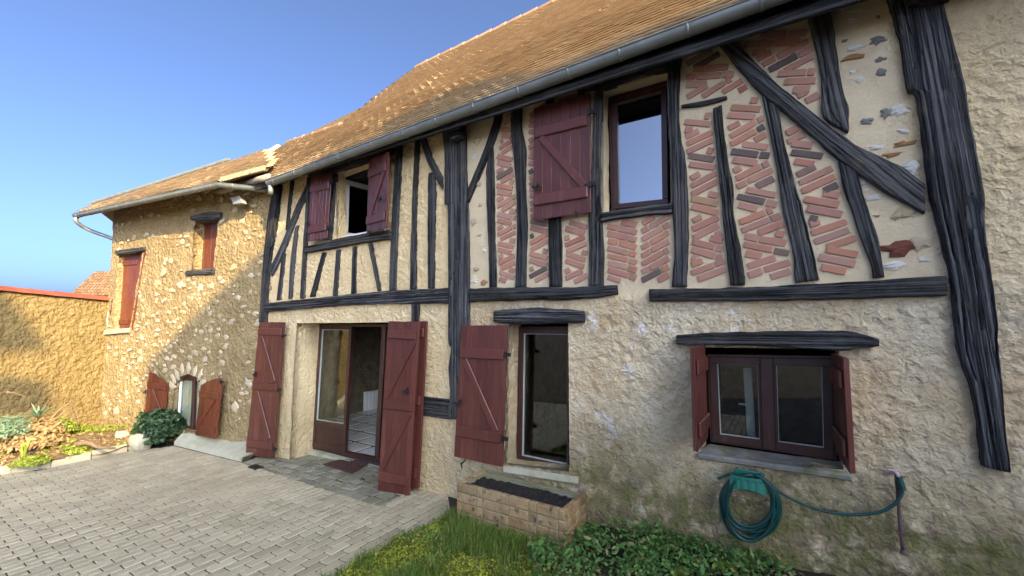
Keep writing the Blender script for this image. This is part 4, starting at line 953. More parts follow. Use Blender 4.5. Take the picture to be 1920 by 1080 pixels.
# sloping concrete skirting at its foot
p0, p1 = gnd(326, 834), gnd(452, 866); L = np.linspace(0, 1, 24); V = []
for t in L:
    g = p0 + (p1 - p0) * t + np.array([0, 0, -.05]); s_ = anx_s(g); wpt = AP + AD * (s_ + .0); zt = gz(g[0]) + .15 - .05 * t + .015 * math.sin(t * 9)
    for q, (f, z) in enumerate(((0, gz(g[0]) - .05), (.06, gz(g[0]) + .05), (.45, zt - .05), (.8, zt), (1.05, zt + .03))):
        V.append(np.array([*(g[:2] * (1 - f) + wpt[:2] * f), z + .008 * math.sin(t * 31 + q)]))
add('skirting', V, [(i * 5 + j, i * 5 + j + 1, (i + 1) * 5 + j + 1, (i + 1) * 5 + j) for i in range(23) for j in range(4)] + [(0, 1, 2, 3, 4), tuple(range(119, 114, -1))], M['concrete'], AX, smooth=True)
# annex roof
AGn = .50
ga, gb = anx(142, 402, AGn), anx(410, 347, AGn); gz_ = (ga[2] + gb[2]) / 2; ga[2] = gb[2] = gz_
gc = anx(512, 374, .06)
gu = gutter([ga, gb, np.array([gc[0], gc[1], gz_ - .06])], .06, AX, brackets=.5)
RA = Roof(ga + np.array([0, 0, .05]) - AN * .03, gb + np.array([0, 0, .05]) - AN * .03, -AN, rad(40))
pts = [RA.rf(u, v) for u, v in ((172, 386), (280, 352), (430, 304), (500, 281))]
rb_ = RA.rf(498, 318); jn = RA.rf(512, 305)
polyA = [np.array([-.06, -.02]), np.array([RA.rf(412, 342)[0], -.02]), rb_, jn] + pts[::-1]
ARF = deck('roof', RA, polyA, AX, M['wood'])
rpts = sorted([(polyA[1][1], polyA[1][0]), (rb_[1], rb_[0]), (jn[1], jn[0]), (pts[-1][1], pts[-1][0])])
tiles(RA, polyA, ARF, 0, right=lambda s_: float(np.interp(s_, [q_[0] for q_ in rpts], [q_[1] for q_ in rpts])))
verge = [RA.P([(*(p_), .02)])[0] for p_ in (polyA[1], rb_)]
for i in range(7):   # verge tiles over the short return
    t0, t1 = i / 7, (i + .94) / 7; a_, b_ = verge[0] + (verge[1] - verge[0]) * t0, verge[0] + (verge[1] - verge[0]) * t1
    Qv = Quad(a_ + np.array([0, 0, .05]), b_ + np.array([0, 0, .05]), b_ - np.array([0, 0, .03]), a_ - np.array([0, 0, .03])); add('verge_tile', *Qv.box(0, Qv.W, 0, Qv.H, -.02, .012, .004), M['tile'], ARF)
zb_ = [RA.P([(p_[0], p_[1] + .04, .05)])[0] for p_ in pts[:3]]; zv = MB()
for a_, b_ in zip(zb_[:-1], zb_[1:]): zv.put(*tube([a_, b_], .035, 8))
zv.add('zinc_capping', M['zinc'], ARF)
bk = [RA.P([(p_[0], p_[1], 0)])[0] for p_ in pts]; V = bk + [p - AN * 3 - np.array([0, 0, 2.2]) for p in bk]
add('rear_slope', V, [(i, i + 1, i + 5, i + 4) for i in range(3)], M['tile'], ARF)
# mortared junction between the two roofs
le = [RM.P([(polyM[0][0], polyM[0][1] + .05, .04)])[0], RM.P([(*polyM[-1], .05)])[0], RM.P([(sweep[-1][0], sweep[-1][1] - .25, .05)])[0]]
Vv, Ff = tube(smooth_path(le, 8), .055, 8); Vv = Vv + fbm(Vv * 14, 2, 3)[:, None] * .02; add('mortar_fillet', Vv, Ff, M['mortarcap'], HOUSE, smooth=True)
# downpipes
dp = [GA + np.array([.03, 0, -.03]), GA + np.array([.02, .02, -.16]), np.array([gc[0], gc[1] - .02, gz_ + .02])]
add('downpipe', *tube(smooth_path(dp, 6), .036, 12), M['zinc'], HOUSE, smooth=True)
ce = AP + AD * (SE + .05) - AN * .1
dp = [ga + AD * -.06 + np.array([0, 0, -.03]), ga + AD * -.06 + np.array([0, 0, -.14]), ga - AN * .22 + AD * -.02 + np.array([0, 0, -.27]), np.array([ce[0], ce[1], gz_ - .46]), np.array([ce[0], ce[1], gz_ - .62]), np.array([ce[0], ce[1], gz_ - 1.6]), np.array([ce[0], ce[1], .3])]
add('downpipe', *tube(smooth_path(dp, 6), .038, 12), M['zinc'], AX, smooth=True)
# flood lamp under the gutter
fl = anx(455, 377, .06); FL = empty('flood_lamp', fl, 'small grey flood lamp on the annex wall under the gutter', 'lamp')
add('arm', *tube([fl, fl + AN * .10 + np.array([0, 0, .01]), fl + AN * .13 + AD * .06], .018, 8), M['lamp'], FL)
Ql = Quad(*[anx(u, v, .19) for u, v in ((434, 370), (452, 367), (459, 382), (440, 384))]); add('housing', *Ql.box(0, Ql.W, 0, Ql.H, -.05, .03, .012), M['lamp'], FL)

# ------------------------------------------------------------------ garden wall, neighbour behind it
GW = empty('garden_wall', (GWa + GWb) / 2 * [1, 1, 0], 'ochre roughcast garden wall with red tile coping beside the annex', 'wall')
Lg = np.linalg.norm((GWb - GWa)[:2])
def gw3(a, b, d): return GWa + np.outer(a, GWd) + np.outer(d, GWn) + np.outer(b - GWa[2], (0, 0, 1.0))
def gw_h(a, b):
    q = np.column_stack([a, b, 0 * a]); wq = q[:, :2] + .04 * np.column_stack([vnoise(q * 8, 1), vnoise(q * 8, 2)])
    return scales(wq * [1, 1.5], .10, 43) * .014 + fbm(q * 20, 3, 44) * .008
zc = GWa[2] - .06
def gtop(a): return zc + GWm * a
wall('render', gw3, [(-3.4, -.5), (Lg + .1, -.5), (Lg + .1, gtop(Lg + .1)), (-3.4, gtop(-3.4))], [], [], .03, gw_h, M['yard'], GW)
V = [gw3(np.array([a_]), np.array([b_ if b_ < 0 else gtop(a_) - .004]), np.array([d_]))[0] for a_ in (-3.4, Lg + .1) for b_ in (-.5, 1) for d_ in (-.02, -.26)]
add('core', V, [(0, 2, 3, 1), (4, 5, 7, 6), (0, 4, 6, 2), (1, 3, 7, 5), (2, 6, 7, 3)], M['yard'], GW)
for i, a in enumerate(np.arange(-3.4, Lg + .05, .2)):
    V = []
    for aa in (a + .003, a + .197):
        for d, z in ((.07, -.035), (.07, -.005), (-.13, .065), (-.33, -.005), (-.33, -.035)): V.append(gw3(np.array([aa]), np.array([gtop(aa) + .05 + z + random.uniform(-.003, .003)]), np.array([d]))[0])
    add('coping_tile', V, [(0, 1, 6, 5), (1, 2, 7, 6), (2, 3, 8, 7), (3, 4, 9, 8), (4, 0, 5, 9), (4, 3, 2, 1, 0), (5, 6, 7, 8, 9)], M['coping'], GW)
cb = [gwl(205, 562, .02), gwl(204, 580, .03), gwl(201, 598, .03), gwl(202, 610, .03), anx(209, 613, .03)]
tag(add('wall_cable', *tube(smooth_path(cb, 6), .006, 6), M['white'], smooth=True), 'pale cable hanging from the coping down to the annex window', 'cable')
# neighbour's roof beyond the wall
r0 = ray(158, 520); r0 = r0 / np.linalg.norm(r0); nb = CAM + r0 * 24; rt = np.array([ch, sh, 0]); fw = np.array([-sh, ch, 0])
NB = empty('neighbour_house', nb * [1, 1, 0], 'distant small house with brown pantile roof beyond the garden wall', 'house')
k_ = px(nb); wN, hN = 75 * k_, 60 * k_
cN = CAM + ray(170, 555) * (np.linalg.norm(nb - CAM) / np.linalg.norm(ray(170, 555)))
e0 = cN - rt * 40 * k_; e1 = cN + rt * 60 * k_; ztop = (CAM + ray(160, 504) * (np.linalg.norm(nb - CAM) / np.linalg.norm(ray(160, 504))))[2]
up = np.array([0, 0, ztop - cN[2]]) + fw * 1.0; e0[2] = e1[2] = cN[2]
V = [e0 - fw * .0, e1, e1 + up, e0 + up]; V2 = [e0 + fw * 3 + rt * 0, e1 + fw * 3]
body = [e0 + fw * .1, e1 + fw * .1, e1 + fw * 3, e0 + fw * 3]
add('wall', [p * [1, 1, 0] for p in body] + body + [e0 + up + fw * .4, e1 + up + fw * .4], [(0, 1, 5, 4), (1, 2, 6, 5), (2, 3, 7, 6), (3, 0, 4, 7), (4, 7, 8), (5, 9, 6)], M['farwall'], NB)
rN = add('roof', V + V2, [(0, 1, 2, 3), (3, 2, 5, 4)], M['pantile'], NB)
n_ = 15
for i in range(n_):
    for j in range(9):
        a_ = e0 + (e1 - e0) * (i + .5) / n_ + up * (j / 9.0) + np.array([0, 0, .03]) - fw * .03; b_ = a_ + up * (1.05 / 9) - np.array([0, 0, .02])
        add('pantile', *tube([a_, b_], (e1 - e0)[0] / n_ * .42, 6), M['pantile'], rN, smooth=True)
# unseen gabled wing on the right, outline shaped to shade the timbered front
XW = 14.0
def from_shadow(p): t = (XW - p[0]) / SUN_TO.x; return np.asarray(p) + t * np.array(SUN_TO)
a1, a2, b1 = from_shadow(fac(508, 458)), from_shadow(fac(590, 362)), from_shadow(anx(275, 690)); r1 = from_shadow(np.array([1.6, -.36, GA[2] + .22]))
ml = (a2[2] - b1[2]) / (a2[1] - b1[1]); r2 = from_shadow(np.array([-5.2, -.36, GA[2] + .22])); mr = (r2[2] - r1[2]) / (r2[1] - r1[1])
ya = (a2[2] - r2[2] - ml * a2[1] + mr * r2[1]) / (mr - ml); za = r2[2] + mr * (ya - r2[1])
yr = 3.0; zr_ = max(2.5, za + mr * (yr - ya))
kk = [from_shadow(gnd(u_, v_)) for u_, v_ in ((262, 842), (150, 866), (0, 893), (-300, 960))]
prof = [(kk[3][1], -.3), (kk[3][1], kk[3][2]), (kk[2][1], kk[2][2]), (kk[1][1], kk[1][2]), (kk[0][1], kk[0][2]), (b1[1], b1[2]), (ya, za), (yr, zr_), (yr, -.3)]
print('profile', [(round(float(a_), 2), round(float(b_), 2)) for a_, b_ in prof])
OP = empty('unseen_wing', (XW + 3, -3, gz(5)), 'unseen gabled wing right of the yard, shaped to cast its shade', 'house')
n_ = len(prof); V = [(XW, y_, z_) for y_, z_ in prof] + [(XW + 7, y_, z_) for y_, z_ in prof]
add('wall', V, [tuple(range(n_))[::-1], tuple(range(n_, 2 * n_)), (0, 1, n_ + 1, n_), (n_ - 2, n_ - 1, 2 * n_ - 1, 2 * n_ - 2)], M['farwall'], OP)
rp = prof[1:-1]; m_ = len(rp); V = [(x_, y_, z_ + d_) for x_ in (XW - .05, XW + 7.2) for d_ in (0.005, .06) for y_, z_ in rp]
F_ = []
for i in range(m_ - 1): F_ += [(m_ + i, m_ + i + 1, 3 * m_ + i + 1, 3 * m_ + i), (i, 2 * m_ + i, 2 * m_ + i + 1, i + 1), (i, i + 1, m_ + i + 1, m_ + i), (2 * m_ + i, 3 * m_ + i, 3 * m_ + i + 1, 2 * m_ + i + 1)]
add('roof', V, F_, M['pantile'], OP)
def plate(name, pts, th): 
    P_ = [from_shadow(gwl(*q_)) for q_ in pts]; n_ = len(P_); add(name, P_ + [p_ + np.array([th, 0, 0]) for p_ in P_], [tuple(range(n_)), tuple(range(n_, 2 * n_))[::-1]] + [(i_, (i_ + 1) % n_, (i_ + 1) % n_ + n_, i_ + n_) for i_ in range(n_)], M['farwall'], OP)
plate('shadow_plate_high', ((8, 548), (76, 643), (-150, 652), (-150, 470)), .25)      # plates and posts added above the wing to shade the garden wall
plate('shadow_plate_low', ((-150, 690), (0, 702), (88, 716), (83, 762), (0, 775), (-150, 790)), .15)
for u_ in (-60, -140): plate('shadow_post', ((u_, 560), (u_ + 9, 560), (u_ + 9, 900), (u_, 900)), .12)
cq = from_shadow(hit(745, 222, RM.o, RM.en))
add('chimney', *box((XW + .1, cq[1] - .35, cq[2] - 2), (XW + .8, cq[1] + .35, cq[2] - .05)), M['farwall'], OP)

# ------------------------------------------------------------------ paving
def clip_to_rect(subj, x0, x1, y0, y1):
    P = [tuple(p) for p in subj]
    for ax, val, sg in ((0, x0, 1), (0, x1, -1), (1, y0, 1), (1, y1, -1)):
        out = []
        for i in range(len(P)):
            a, b = P[i], P[(i + 1) % len(P)]; da, db = (a[ax] - val) * sg, (b[ax] - val) * sg
            if da >= 0: out.append(a)
            if (da >= 0) != (db >= 0): t = da / (da - db); out.append((a[0] + (b[0] - a[0]) * t, a[1] + (b[1] - a[1]) * t))
        P = out
        if len(P) < 3: return []
    return P
def area(P): return .5 * sum(P[i][0] * P[(i + 1) % len(P)][1] - P[(i + 1) % len(P)][0] * P[i][1] for i in range(len(P)))
def prism(P, ztop, th, ch_=.006):
    if area(P) < 0: P = P[::-1]
    c = np.mean(P, axis=0); P = np.asarray(P); q = c + (P - c) * (1 - ch_ / max(.02, np.linalg.norm(P - c, axis=1).mean())); n = len(P)
    z = gz(P[:, 0]); zq = gz(q[:, 0])
    V = np.vstack([np.column_stack([q, zq + ztop]), np.column_stack([P, z + ztop - ch_]), np.column_stack([P, z + ztop - th])])
    return V, [tuple(range(n))] + [(i + n, (i + 1) % n + n, (i + 1) % n, i) for i in range(n)] + [(i + 2 * n, (i + 1) % n + 2 * n, (i + 1) % n + n, i + n) for i in range(n)]
def g2(u, v): return tuple(gnd(u, v)[:2])
def seen(p):
    r = np.asarray(p) - CAM; f = np.array([-sh * cp, ch * cp, sp]); z = np.dot(r, f)
    if z < .2: return None
    rr = np.array([ch, sh, 0]); uu = np.cross(rr, f); u, v = np.dot(r, rr) / z * F_PX + 960, 540 - np.dot(r, uu) / z * F_PX
    return (u, v, z) if -20 < u < 1940 and -20 < v < 1100 else None
KL = [g2(0, 889), g2(65, 883), g2(130, 869), g2(190, 857), g2(240, 846)]
kd = np.array(KL[0]) - np.array(KL[1]); kd /= np.linalg.norm(kd); KL = [tuple(np.array(KL[0]) + kd * 4.0)] + KL
REG = KL + [g2(326, 836), g2(452, 867), g2(712, 949), g2(787, 913), g2(838, 921), g2(847, 969), g2(719, 1027), g2(623, 1080), g2(480, 1180), (-.6, -3.4), (-.6, -5.2), (-10.5, -5.2)]
PAV = empty('paving', (-4, -2, gz(-4)), ); tag(PAV, 'buff concrete block paving of the yard in running bond', kind='structure')
PW, PL, J = .102, .204, .014; JE = .009
TILT = roty(-math.atan(GS)); PM = []
for k in range(6):
    V, Fc = cbox((-(PW - J) / 2, -(PL - JE) / 2, -.06), ((PW - J) / 2, (PL - JE) / 2, 0), .006); V += RNG.uniform(-.0016, .0016, V.shape); PM.append(mesh_data('paver', V, Fc, M['paver']))
full = []; part = []; Rp = np.array(REG)
for i, x in enumerate(np.arange(Rp[:, 0].min(), Rp[:, 0].max(), PW)):
    for y in np.arange(Rp[:, 1].min() - PL, Rp[:, 1].max(), PL) + (PL / 2 if i % 2 else 0) + random.uniform(-.012, .012):
        c4 = [(x, y), (x + PW, y), (x + PW, y + PL), (x, y + PL)]; k = inpoly(c4, Rp)
        s_ = seen((x + PW / 2, y + PL / 2, gz(x)))
        if k.all(): full.append((s_[2] if s_ else 99, x, y))
        elif k.any():
            Pq = clip_to_rect(REG, x + J / 2, x + PW - J / 2, y + J / 2, y + PL - J / 2)
            if len(Pq) > 2 and abs(area(Pq)) > .0012: part.append(Pq)
full.sort(); mb = MB(); hz = lambda x, y: .003 * float(fbm(np.array([[x * .8, y * .8, 3.]]), 2, 61)[0])
for q, (dist, x, y) in enumerate(full):
    dz = RNG.uniform(-.0012, .0012) + hz(x, y); c = np.array([x + PW / 2, y + PL / 2, gz(x + PW / 2) + dz]); R_ = TILT @ rotx(RNG.uniform(-.008, .008)) @ rotz(RNG.uniform(-.010, .010))
    if q < 300: inst('paver', PM[q % 6], c, PAV, R_)
    else:
        V, Fc = cbox((-(PW - J) / 2, -(PL - JE) / 2, -.06), ((PW - J) / 2, (PL - JE) / 2, 0), .006); mb.put(V @ R_.T + c, Fc)
for Pq in part: mb.put(*prism(Pq, 0, .06))
tag(mb.add('paver_courses', M['paver'], PAV, origin=(0, 0, 0)), kind='stuff')
print('pavers', len(full), len(part))
# old flagstones in front of the door
PAD = [g2(452, 868), g2(712, 951), g2(787, 915), (fac(800, 900)[0], .02), (fac(741, 880)[0], .02), (fac(741, 880)[0], .36), (fac(545, 870)[0], .36), (fac(541, 870)[0], .02), (XC + .05, -.02)]
DP = empty('door_pad', (-5, -.3, gz(-5))); tag(DP, 'mossy old flagstones in front of the glazed door', kind='structure')
Pp = np.array(PAD); y = Pp[:, 1].min()
while y < .36:
    hgt = random.uniform(.13, .19); x = Pp[:, 0].min() - random.uniform(0, .15)
    while x < Pp[:, 0].max():
        wd = random.uniform(.13, .26); P = clip_to_rect(PAD, x + .008, x + wd - .008, y + .008, y + hgt - .008)
        if len(P) > 2 and abs(area(P)) > .002:
            P = [(a + random.uniform(-.012, .012), b + random.uniform(-.012, .012)) if len(P) == 4 else (a, b) for a, b in P]
            add('flagstone', *prism(P, random.uniform(-.002, .006), .06, .010), M['slab'], DP)
        x += wd
    y += hgt
# ------------------------------------------------------------------ kerb and flower bed
KB = empty('bed_kerb', (*KL[3], gz(KL[3][0])), 'low weathered stone kerb along the flower bed', 'kerb')
cents = np.array([np.mean(p) for p in KL]); nrm_in = None
kp = resample(np.column_stack([np.array(KL), np.zeros(len(KL))]), 13)[:, :2]
bedc = (np.array(KL[2]) + GWb[:2]) / 2
for a, b in zip(kp[:-1], kp[1:]):
    t = (b - a) / np.linalg.norm(b - a); nn = np.array([-t[1], t[0]]); nn = nn if np.dot(nn, bedc - a) > 0 else -nn; L = np.linalg.norm(b - a)
    V, Fc = cbox((.006, 0, -.08), (L - .006, .085, random.uniform(.10, .125)), .012); V += RNG.uniform(-.004, .004, V.shape)
    W3 = np.column_stack([a[0] + V[:, 0] * t[0] + V[:, 1] * nn[0], a[1] + V[:, 0] * t[1] + V[:, 1] * nn[1], V[:, 2] + gz(a[0])]); det = t[0] * nn[1] - t[1] * nn[0]
    add('kerb_stone', W3, Fc if det > 0 else [f[::-1] for f in Fc], M['kerb'], KB)
BED = np.array(KL[1:] + [g2(330, 832), tuple((AP + AD * 2.2)[:2]), tuple((AP + AD * SE)[:2]), tuple((GWa - GWd * 1.5)[:2])])
def bedz(x, y):
    q = np.column_stack([np.atleast_1d(x), np.atleast_1d(y), 0 * np.atleast_1d(x)]); return gz(q[:, 0]) + .09 + .10 * fbm(q * 1.6, 3, 71) + .04 * fbm(q * 9, 2, 72) + .16 * np.exp(-(((q[:, 0] - bedc[0]) / .9) ** 2 + ((q[:, 1] - bedc[1] - .1) / .7) ** 2))
gx = np.arange(BED[:, 0].min(), BED[:, 0].max(), .06); gy = np.arange(BED[:, 1].min(), BED[:, 1].max(), .06)
X, Y = np.meshgrid(gx, gy); nx = len(gx); V = np.column_stack([X.ravel(), Y.ravel(), bedz(X.ravel(), Y.ravel())]); ins = inpoly(V[:, :2], BED)
Fc = [(j * nx + i, j * nx + i + 1, (j + 1) * nx + i + 1, (j + 1) * nx + i) for j in range(len(gy) - 1) for i in range(nx - 1) if ins[j * nx + i] or ins[(j + 1) * nx + i + 1]]
tag(add('flower_bed', V, Fc, M['bedsoil'], origin=(0, 0, 0), smooth=True), 'dry brown soil of the raised flower bed', kind='structure')

def leaves(n, c, r, size, up=.5, shell=.35, aspect=.6, rng=RNG, flat=False):
    d = rng.normal(size=(n, 3)); d /= np.linalg.norm(d, axis=1)[:, None]
    if not flat: d[:, 2] = np.abs(d[:, 2]) * .95 - .1
    rr = (shell + (1 - shell) * rng.random(n) ** .5)[:, None]; p = np.asarray(c) + d * rr * np.asarray(r)
    nm = d * .8 + rng.normal(size=(n, 3)) * .55 + np.array([0, 0, up]); nm /= np.linalg.norm(nm, axis=1)[:, None]
    t = np.cross(nm, rng.normal(size=(n, 3))); t /= np.linalg.norm(t, axis=1)[:, None] + 1e-9; b = np.cross(nm, t); s = (size * rng.uniform(.6, 1.3, n))[:, None]
    V = np.stack([p - t * s * .5, p + b * s * aspect * .5 - nm * s * .12, p + t * s * .6 - nm * s * .15, p - b * s * aspect * .5 - nm * s * .12], 1).reshape(-1, 3)
    F = []
    for i in range(n): F += [(4 * i, 4 * i + 1, 4 * i + 2), (4 * i, 4 * i + 2, 4 * i + 3)]
    return V, F
kq = np.array([*g2(65, 883), 0.0]); NB_ = float(np.dot(kq - GWa, GWn)); print('bed depth', NB_)
def bed_pt(u, v): return gnd(u, v, .12) if v >= 838 or u > 200 else gwl(u, v, NB_ * .55)
# ivy bush on the boulder
pb = gnd(283, 836); s_ = px(pb); BU = empty('ivy_bush', pb, 'dark glossy ivy bush at the corner of the flower bed', 'bush')
mb = MB(); mb.put(*leaves(2600, pb + np.array([-.02, .12, .26]), (47 * s_, 40 * s_, 44 * s_), .085, .4, .55, .85)); mb.put(*leaves(500, pb + np.array([-.42, .12, .22]), (.26, .25, .16), .08, .4, .5, .85))

for q_ in range(14):
    a_ = q_ * 2.4; mb.put(*leaves(70, pb + np.array([.36 * math.cos(a_), .12 + .3 * math.sin(a_), .34 + .14 * math.sin(q_ * 1.7)]), (.10, .10, .09), .075, .3, .2, .85))
mb.put(*leaves(500, pb + np.array([.05, -.02, .12]), (.38, .26, .14), .08, .3, .5, .85)); tag(mb.add('crown', M['ivy'], BU), kind='stuff')
mb = MB()
for i in range(7): a = i * .9; mb.put(*tube([pb + np.array([0, .1, 0]), pb + np.array([.1 * math.cos(a), .1 + .1 * math.sin(a), .18]), pb + np.array([.3 * math.cos(a), .12 + .25 * math.sin(a), .36])], .012, 6))
mb.add('stems', M['twig'], BU)
def rock(u, v, wpx, hpx, label, seed, sink=.3):
    p = gnd(u, v + hpx * .4); k = px(p); rg = np.random.default_rng(seed); V, Fc = [], []
    nU, nV = 16, 10
    for j in range(nV + 1):
        for i in range(nU):
            th, ph = math.pi * j / nV, 2 * math.pi * i / nU; V.append((math.sin(th) * math.cos(ph), math.sin(th) * math.sin(ph), math.cos(th)))
    V = np.array(V); V = np.sign(V) * np.abs(V) ** .75; V *= (1 + .22 * fbm(V * 1.7 + seed, 3, seed))[:, None]; V *= [wpx * k * .5, wpx * k * .4, hpx * k * .55]
    for j in range(nV):
        for i in range(nU): Fc.append((j * nU + i, (j + 1) * nU + i, (j + 1) * nU + (i + 1) % nU, j * nU + (i + 1) % nU))
    tag(add('boulder', V + p + np.array([0, .05, hpx * k * .35]), Fc, M['rock'], smooth=True), label, 'rock')
rock(256, 829, 46, 34, 'pale rough boulder in front of the dark ivy bush', 4); rock(219, 823, 38, 24, 'smaller flat boulder at the end of the stone kerb', 9)
# plants in the bed
def bush(name, u, v, ru, rv, n, size, mat, label, cat='plant', asp=.6, group=None):
    p = bed_pt(u, v); k = px(p); V, F = leaves(n, p, (ru * k, ru * k * .9, rv * k), size, .6, .2, asp)
    return tag(add(name, V, F, M[mat]), label, cat, group)
bush('ground_cover', 196, 828, 24, 30, 900, .05, 'lime', 'round yellow-green cushion plant beside the boulder')
bush('ground_cover', 140, 848, 26, 14, 800, .045, 'lime', 'bright green low plant at the middle of the kerb')
bush('ground_cover', 60, 866, 32, 14, 1000, .045, 'lime', 'pale green ground cover near the left end of the kerb')
bush('ground_cover', 150, 812, 20, 20, 500, .045, 'lime', 'leafy green clump under the arching dry stems')
bush('ground_cover', 20, 838, 28, 30, 700, .06, 'yucca', 'grey-green leafy clump at the left edge of the bed')
bush('ground_cover', 100, 838, 24, 14, 600, .05, 'lime', 'small lime plant in the middle of the bed')
bush('dead_foliage', 66, 826, 52, 52, 2200, .10, 'dry', 'heap of dry brown leaves in the flower bed', 'leaves', .4)
bush('dead_foliage', 128, 836, 38, 24, 800, .09, 'dry', 'withered tan leaves in front of the arching stems', 'leaves', .35)
gl = np.random.default_rng(5).uniform(BED.min(0), BED.max(0), (4200, 2)); gl = gl[inpoly(gl, BED)]
V, F = leaves(len(gl), (0, 0, 0), (0, 0, 0), .06, .9, .5, .45); V = V.reshape(-1, 4, 3) + np.column_stack([gl, bedz(gl[:, 0], gl[:, 1]) + .015])[:, None, :]
tag(add('leaf_litter', V.reshape(-1, 3), F, M['dry'], origin=(0, 0, 0)), 'dry leaf litter covering the flower bed soil', 'leaf litter', kind='stuff')
gl = np.random.default_rng(6).uniform(BED.min(0), BED.max(0), (9000, 2)); gl = gl[inpoly(gl, BED)]; gl = gl[fbm(np.column_stack([gl * 1.7, 0 * gl[:, 0]]), 3, 55) > .02]
V, F = leaves(len(gl), (0, 0, 0), (0, 0, 0), .05, .9, .5, .6); V = V.reshape(-1, 4, 3) + np.column_stack([gl, bedz(gl[:, 0], gl[:, 1]) + .03])[:, None, :]
tag(add('creeping_plants', V.reshape(-1, 3), F, M['lime'], origin=(0, 0, 0)), 'creeping lime-green plants spread over the flower bed', 'ground cover', kind='stuff')
def blades(u, v, n, ln, mat, label, lean=.6, wd=.035, name='yucca', up=.2):
    p = bed_pt(u, v); P_ = empty(name, p, label, 'plant')
    for i in range(n):
        a = i * 2.4 + random.uniform(-.3, .3); d = np.array([math.cos(a), math.sin(a), 0]); sd = np.array([-d[1], d[0], 0]); V = []
        l_ = ln * random.uniform(.7, 1.1); le = lean * random.uniform(.5, 1.3)
        for j in range(6):
            t = j / 5; c = p + np.array([0, 0, up]) + d * l_ * le * t + np.array([0, 0, l_ * (t * (1.1 - le * .6) - .45 * le * t * t)]); w_ = wd * (1 - t) ** .6 * (.6 + t) + .002
            V += [c - sd * w_, c + np.array([0, 0, -.3 * w_]), c + sd * w_]
        F = [(3 * j + k, 3 * j + k + 1, 3 * j + k + 4, 3 * j + k + 3) for j in range(5) for k in range(2)]
        add('leaf', V, F, M[mat], P_)
blades(70, 800, 22, .34, 'yucca', 'spiky blue-green plant standing behind the dry leaves', .8, .016, up=.15)
bush('ground_cover', 108, 806, 34, 26, 900, .06, 'lime', 'loose lime-green plant at the top of the bed mound', asp=.4)
bush('ground_cover', 44, 836, 30, 22, 800, .06, 'yucca', 'grey-green sprawling plant among the dry leaves', asp=.35)
bush('ground_cover', 14, 812, 40, 40, 1100, .07, 'yucca', 'tall grey-green leafy plant cut off by the left edge', asp=.3)
blades(42, 866, 9, .38, 'lime', 'upright bright green shoots behind the kerb', .25, .02, 'green_shoots', 0)
def branch(pts, r, label, name='dry_branch', r1=None):
    P = [bed_pt(u, v) + np.array([0, 0, h]) for u, v, h in pts]; V, F = tube(smooth_path(P, 6), r, 7, r1=r1 or r * .4); V = V + fbm(V * 25, 2, 5)[:, None] * .006
    tag(add(name, V, F, M['twig'], smooth=True), label, 'branch')
branch([(40, 845, .10), (80, 840, .2), (110, 838, .30), (125, 828, .36), (135, 818, .30)], .035, 'thick arching dead branch in the middle of the flower bed')
branch([(88, 830, .35), (110, 822, .50), (128, 815, .52), (142, 818, .36), (150, 830, .05)], .016, 'thin dry stems bent over above the green clump')
branch([(92, 832, .32), (112, 826, .44), (130, 820, .44), (146, 824, .22)], .012, 'thinner bent dry stem below the arching ones')
branch([(140, 845, .10), (165, 848, .14), (185, 850, .09), (215, 848, .06)], .04, 'split driftwood log lying along the kerb beside the boulders')
branch([(8, 790, .45), (30, 793, .45), (48, 796, .42)], .016, 'straight tan stick lying on top of the heap')
branch([(0, 858, .12), (30, 858, .16), (60, 860, .1)], .014, 'long thin twig at the left front of the bed')
branch([(35, 868, .05), (48, 848, .2), (58, 832, .34)], .016, 'leaning brown stalk among the dead leaves')
branch([(60, 858, .06), (85, 848, .14), (105, 852, .1)], .012, 'short crooked twig behind the pale ground cover')

# ------------------------------------------------------------------ planter, lawn, weeds
px0, px1, py0, py1, pzt = -2.68, -1.55, -.47, -.05, .80
PT = empty('brick_planter', ((px0 + px1) / 2, (py0 + py1) / 2, gz(-2.1)), 'long brick planter box of dark soil under the middle window', 'planter')
zb = gz(px0) - .06; t_ = .055
mb = MB(); mb.put(*box((px0 + .006, py0 + .006, zb), (px1 - .006, py0 + t_, pzt - .012))); mb.put(*box((px0 + .006, py1 - t_, zb), (px1 - .006, py1 - .006, pzt - .012)))
mb.put(*box((px0 + .006, py0 + t_, zb), (px0 + t_, py1 - t_, pzt - .012))); mb.put(*box((px1 - t_, py0 + t_, zb), (px1 - .006, py1 - t_, pzt - .012))); mb.add('mortar_bed', M['mortar'], PT)
hC = (pzt - zb) / 5
for r_ in range(5):
    z0, z1 = zb + r_ * hC + .004, zb + (r_ + 1) * hC - .004
    x = px0
    for q, ln in enumerate((.055, .175, .07, .20, .085, .20, .08, .20, .065)):
        x2 = min(x + ln * (px1 - px0) / 1.13, px1); add('brick', *cbox((x + .004, py0 - random.uniform(.0, .004), z0), (x2 - .004, py0 + .05, z1), .007), M['planter'], PT); x = x2
    y = py0 + .056
    for ln in (.16, .07, .135):
        for xa, xb in ((px0 - .003, px0 + .05), (px1 - .05, px1 + .003)): add('brick', *cbox((xa, y + .004, z0), (xb, y + ln - .004, z1), .007), M['planter'], PT)
        y += ln
gx = np.linspace(px0 + .05, px1 - .05, 70); gy = np.linspace(py0 + .05, py1 - .05, 26); X, Y = np.meshgrid(gx, gy); q = np.column_stack([X.ravel(), Y.ravel(), 0 * X.ravel()])
z = pzt - .05 + fbm(q * 26, 4, 81) * .028 + .02 * fbm(q * 4, 2, 82); V = np.column_stack([q[:, :2], z]); n = 70
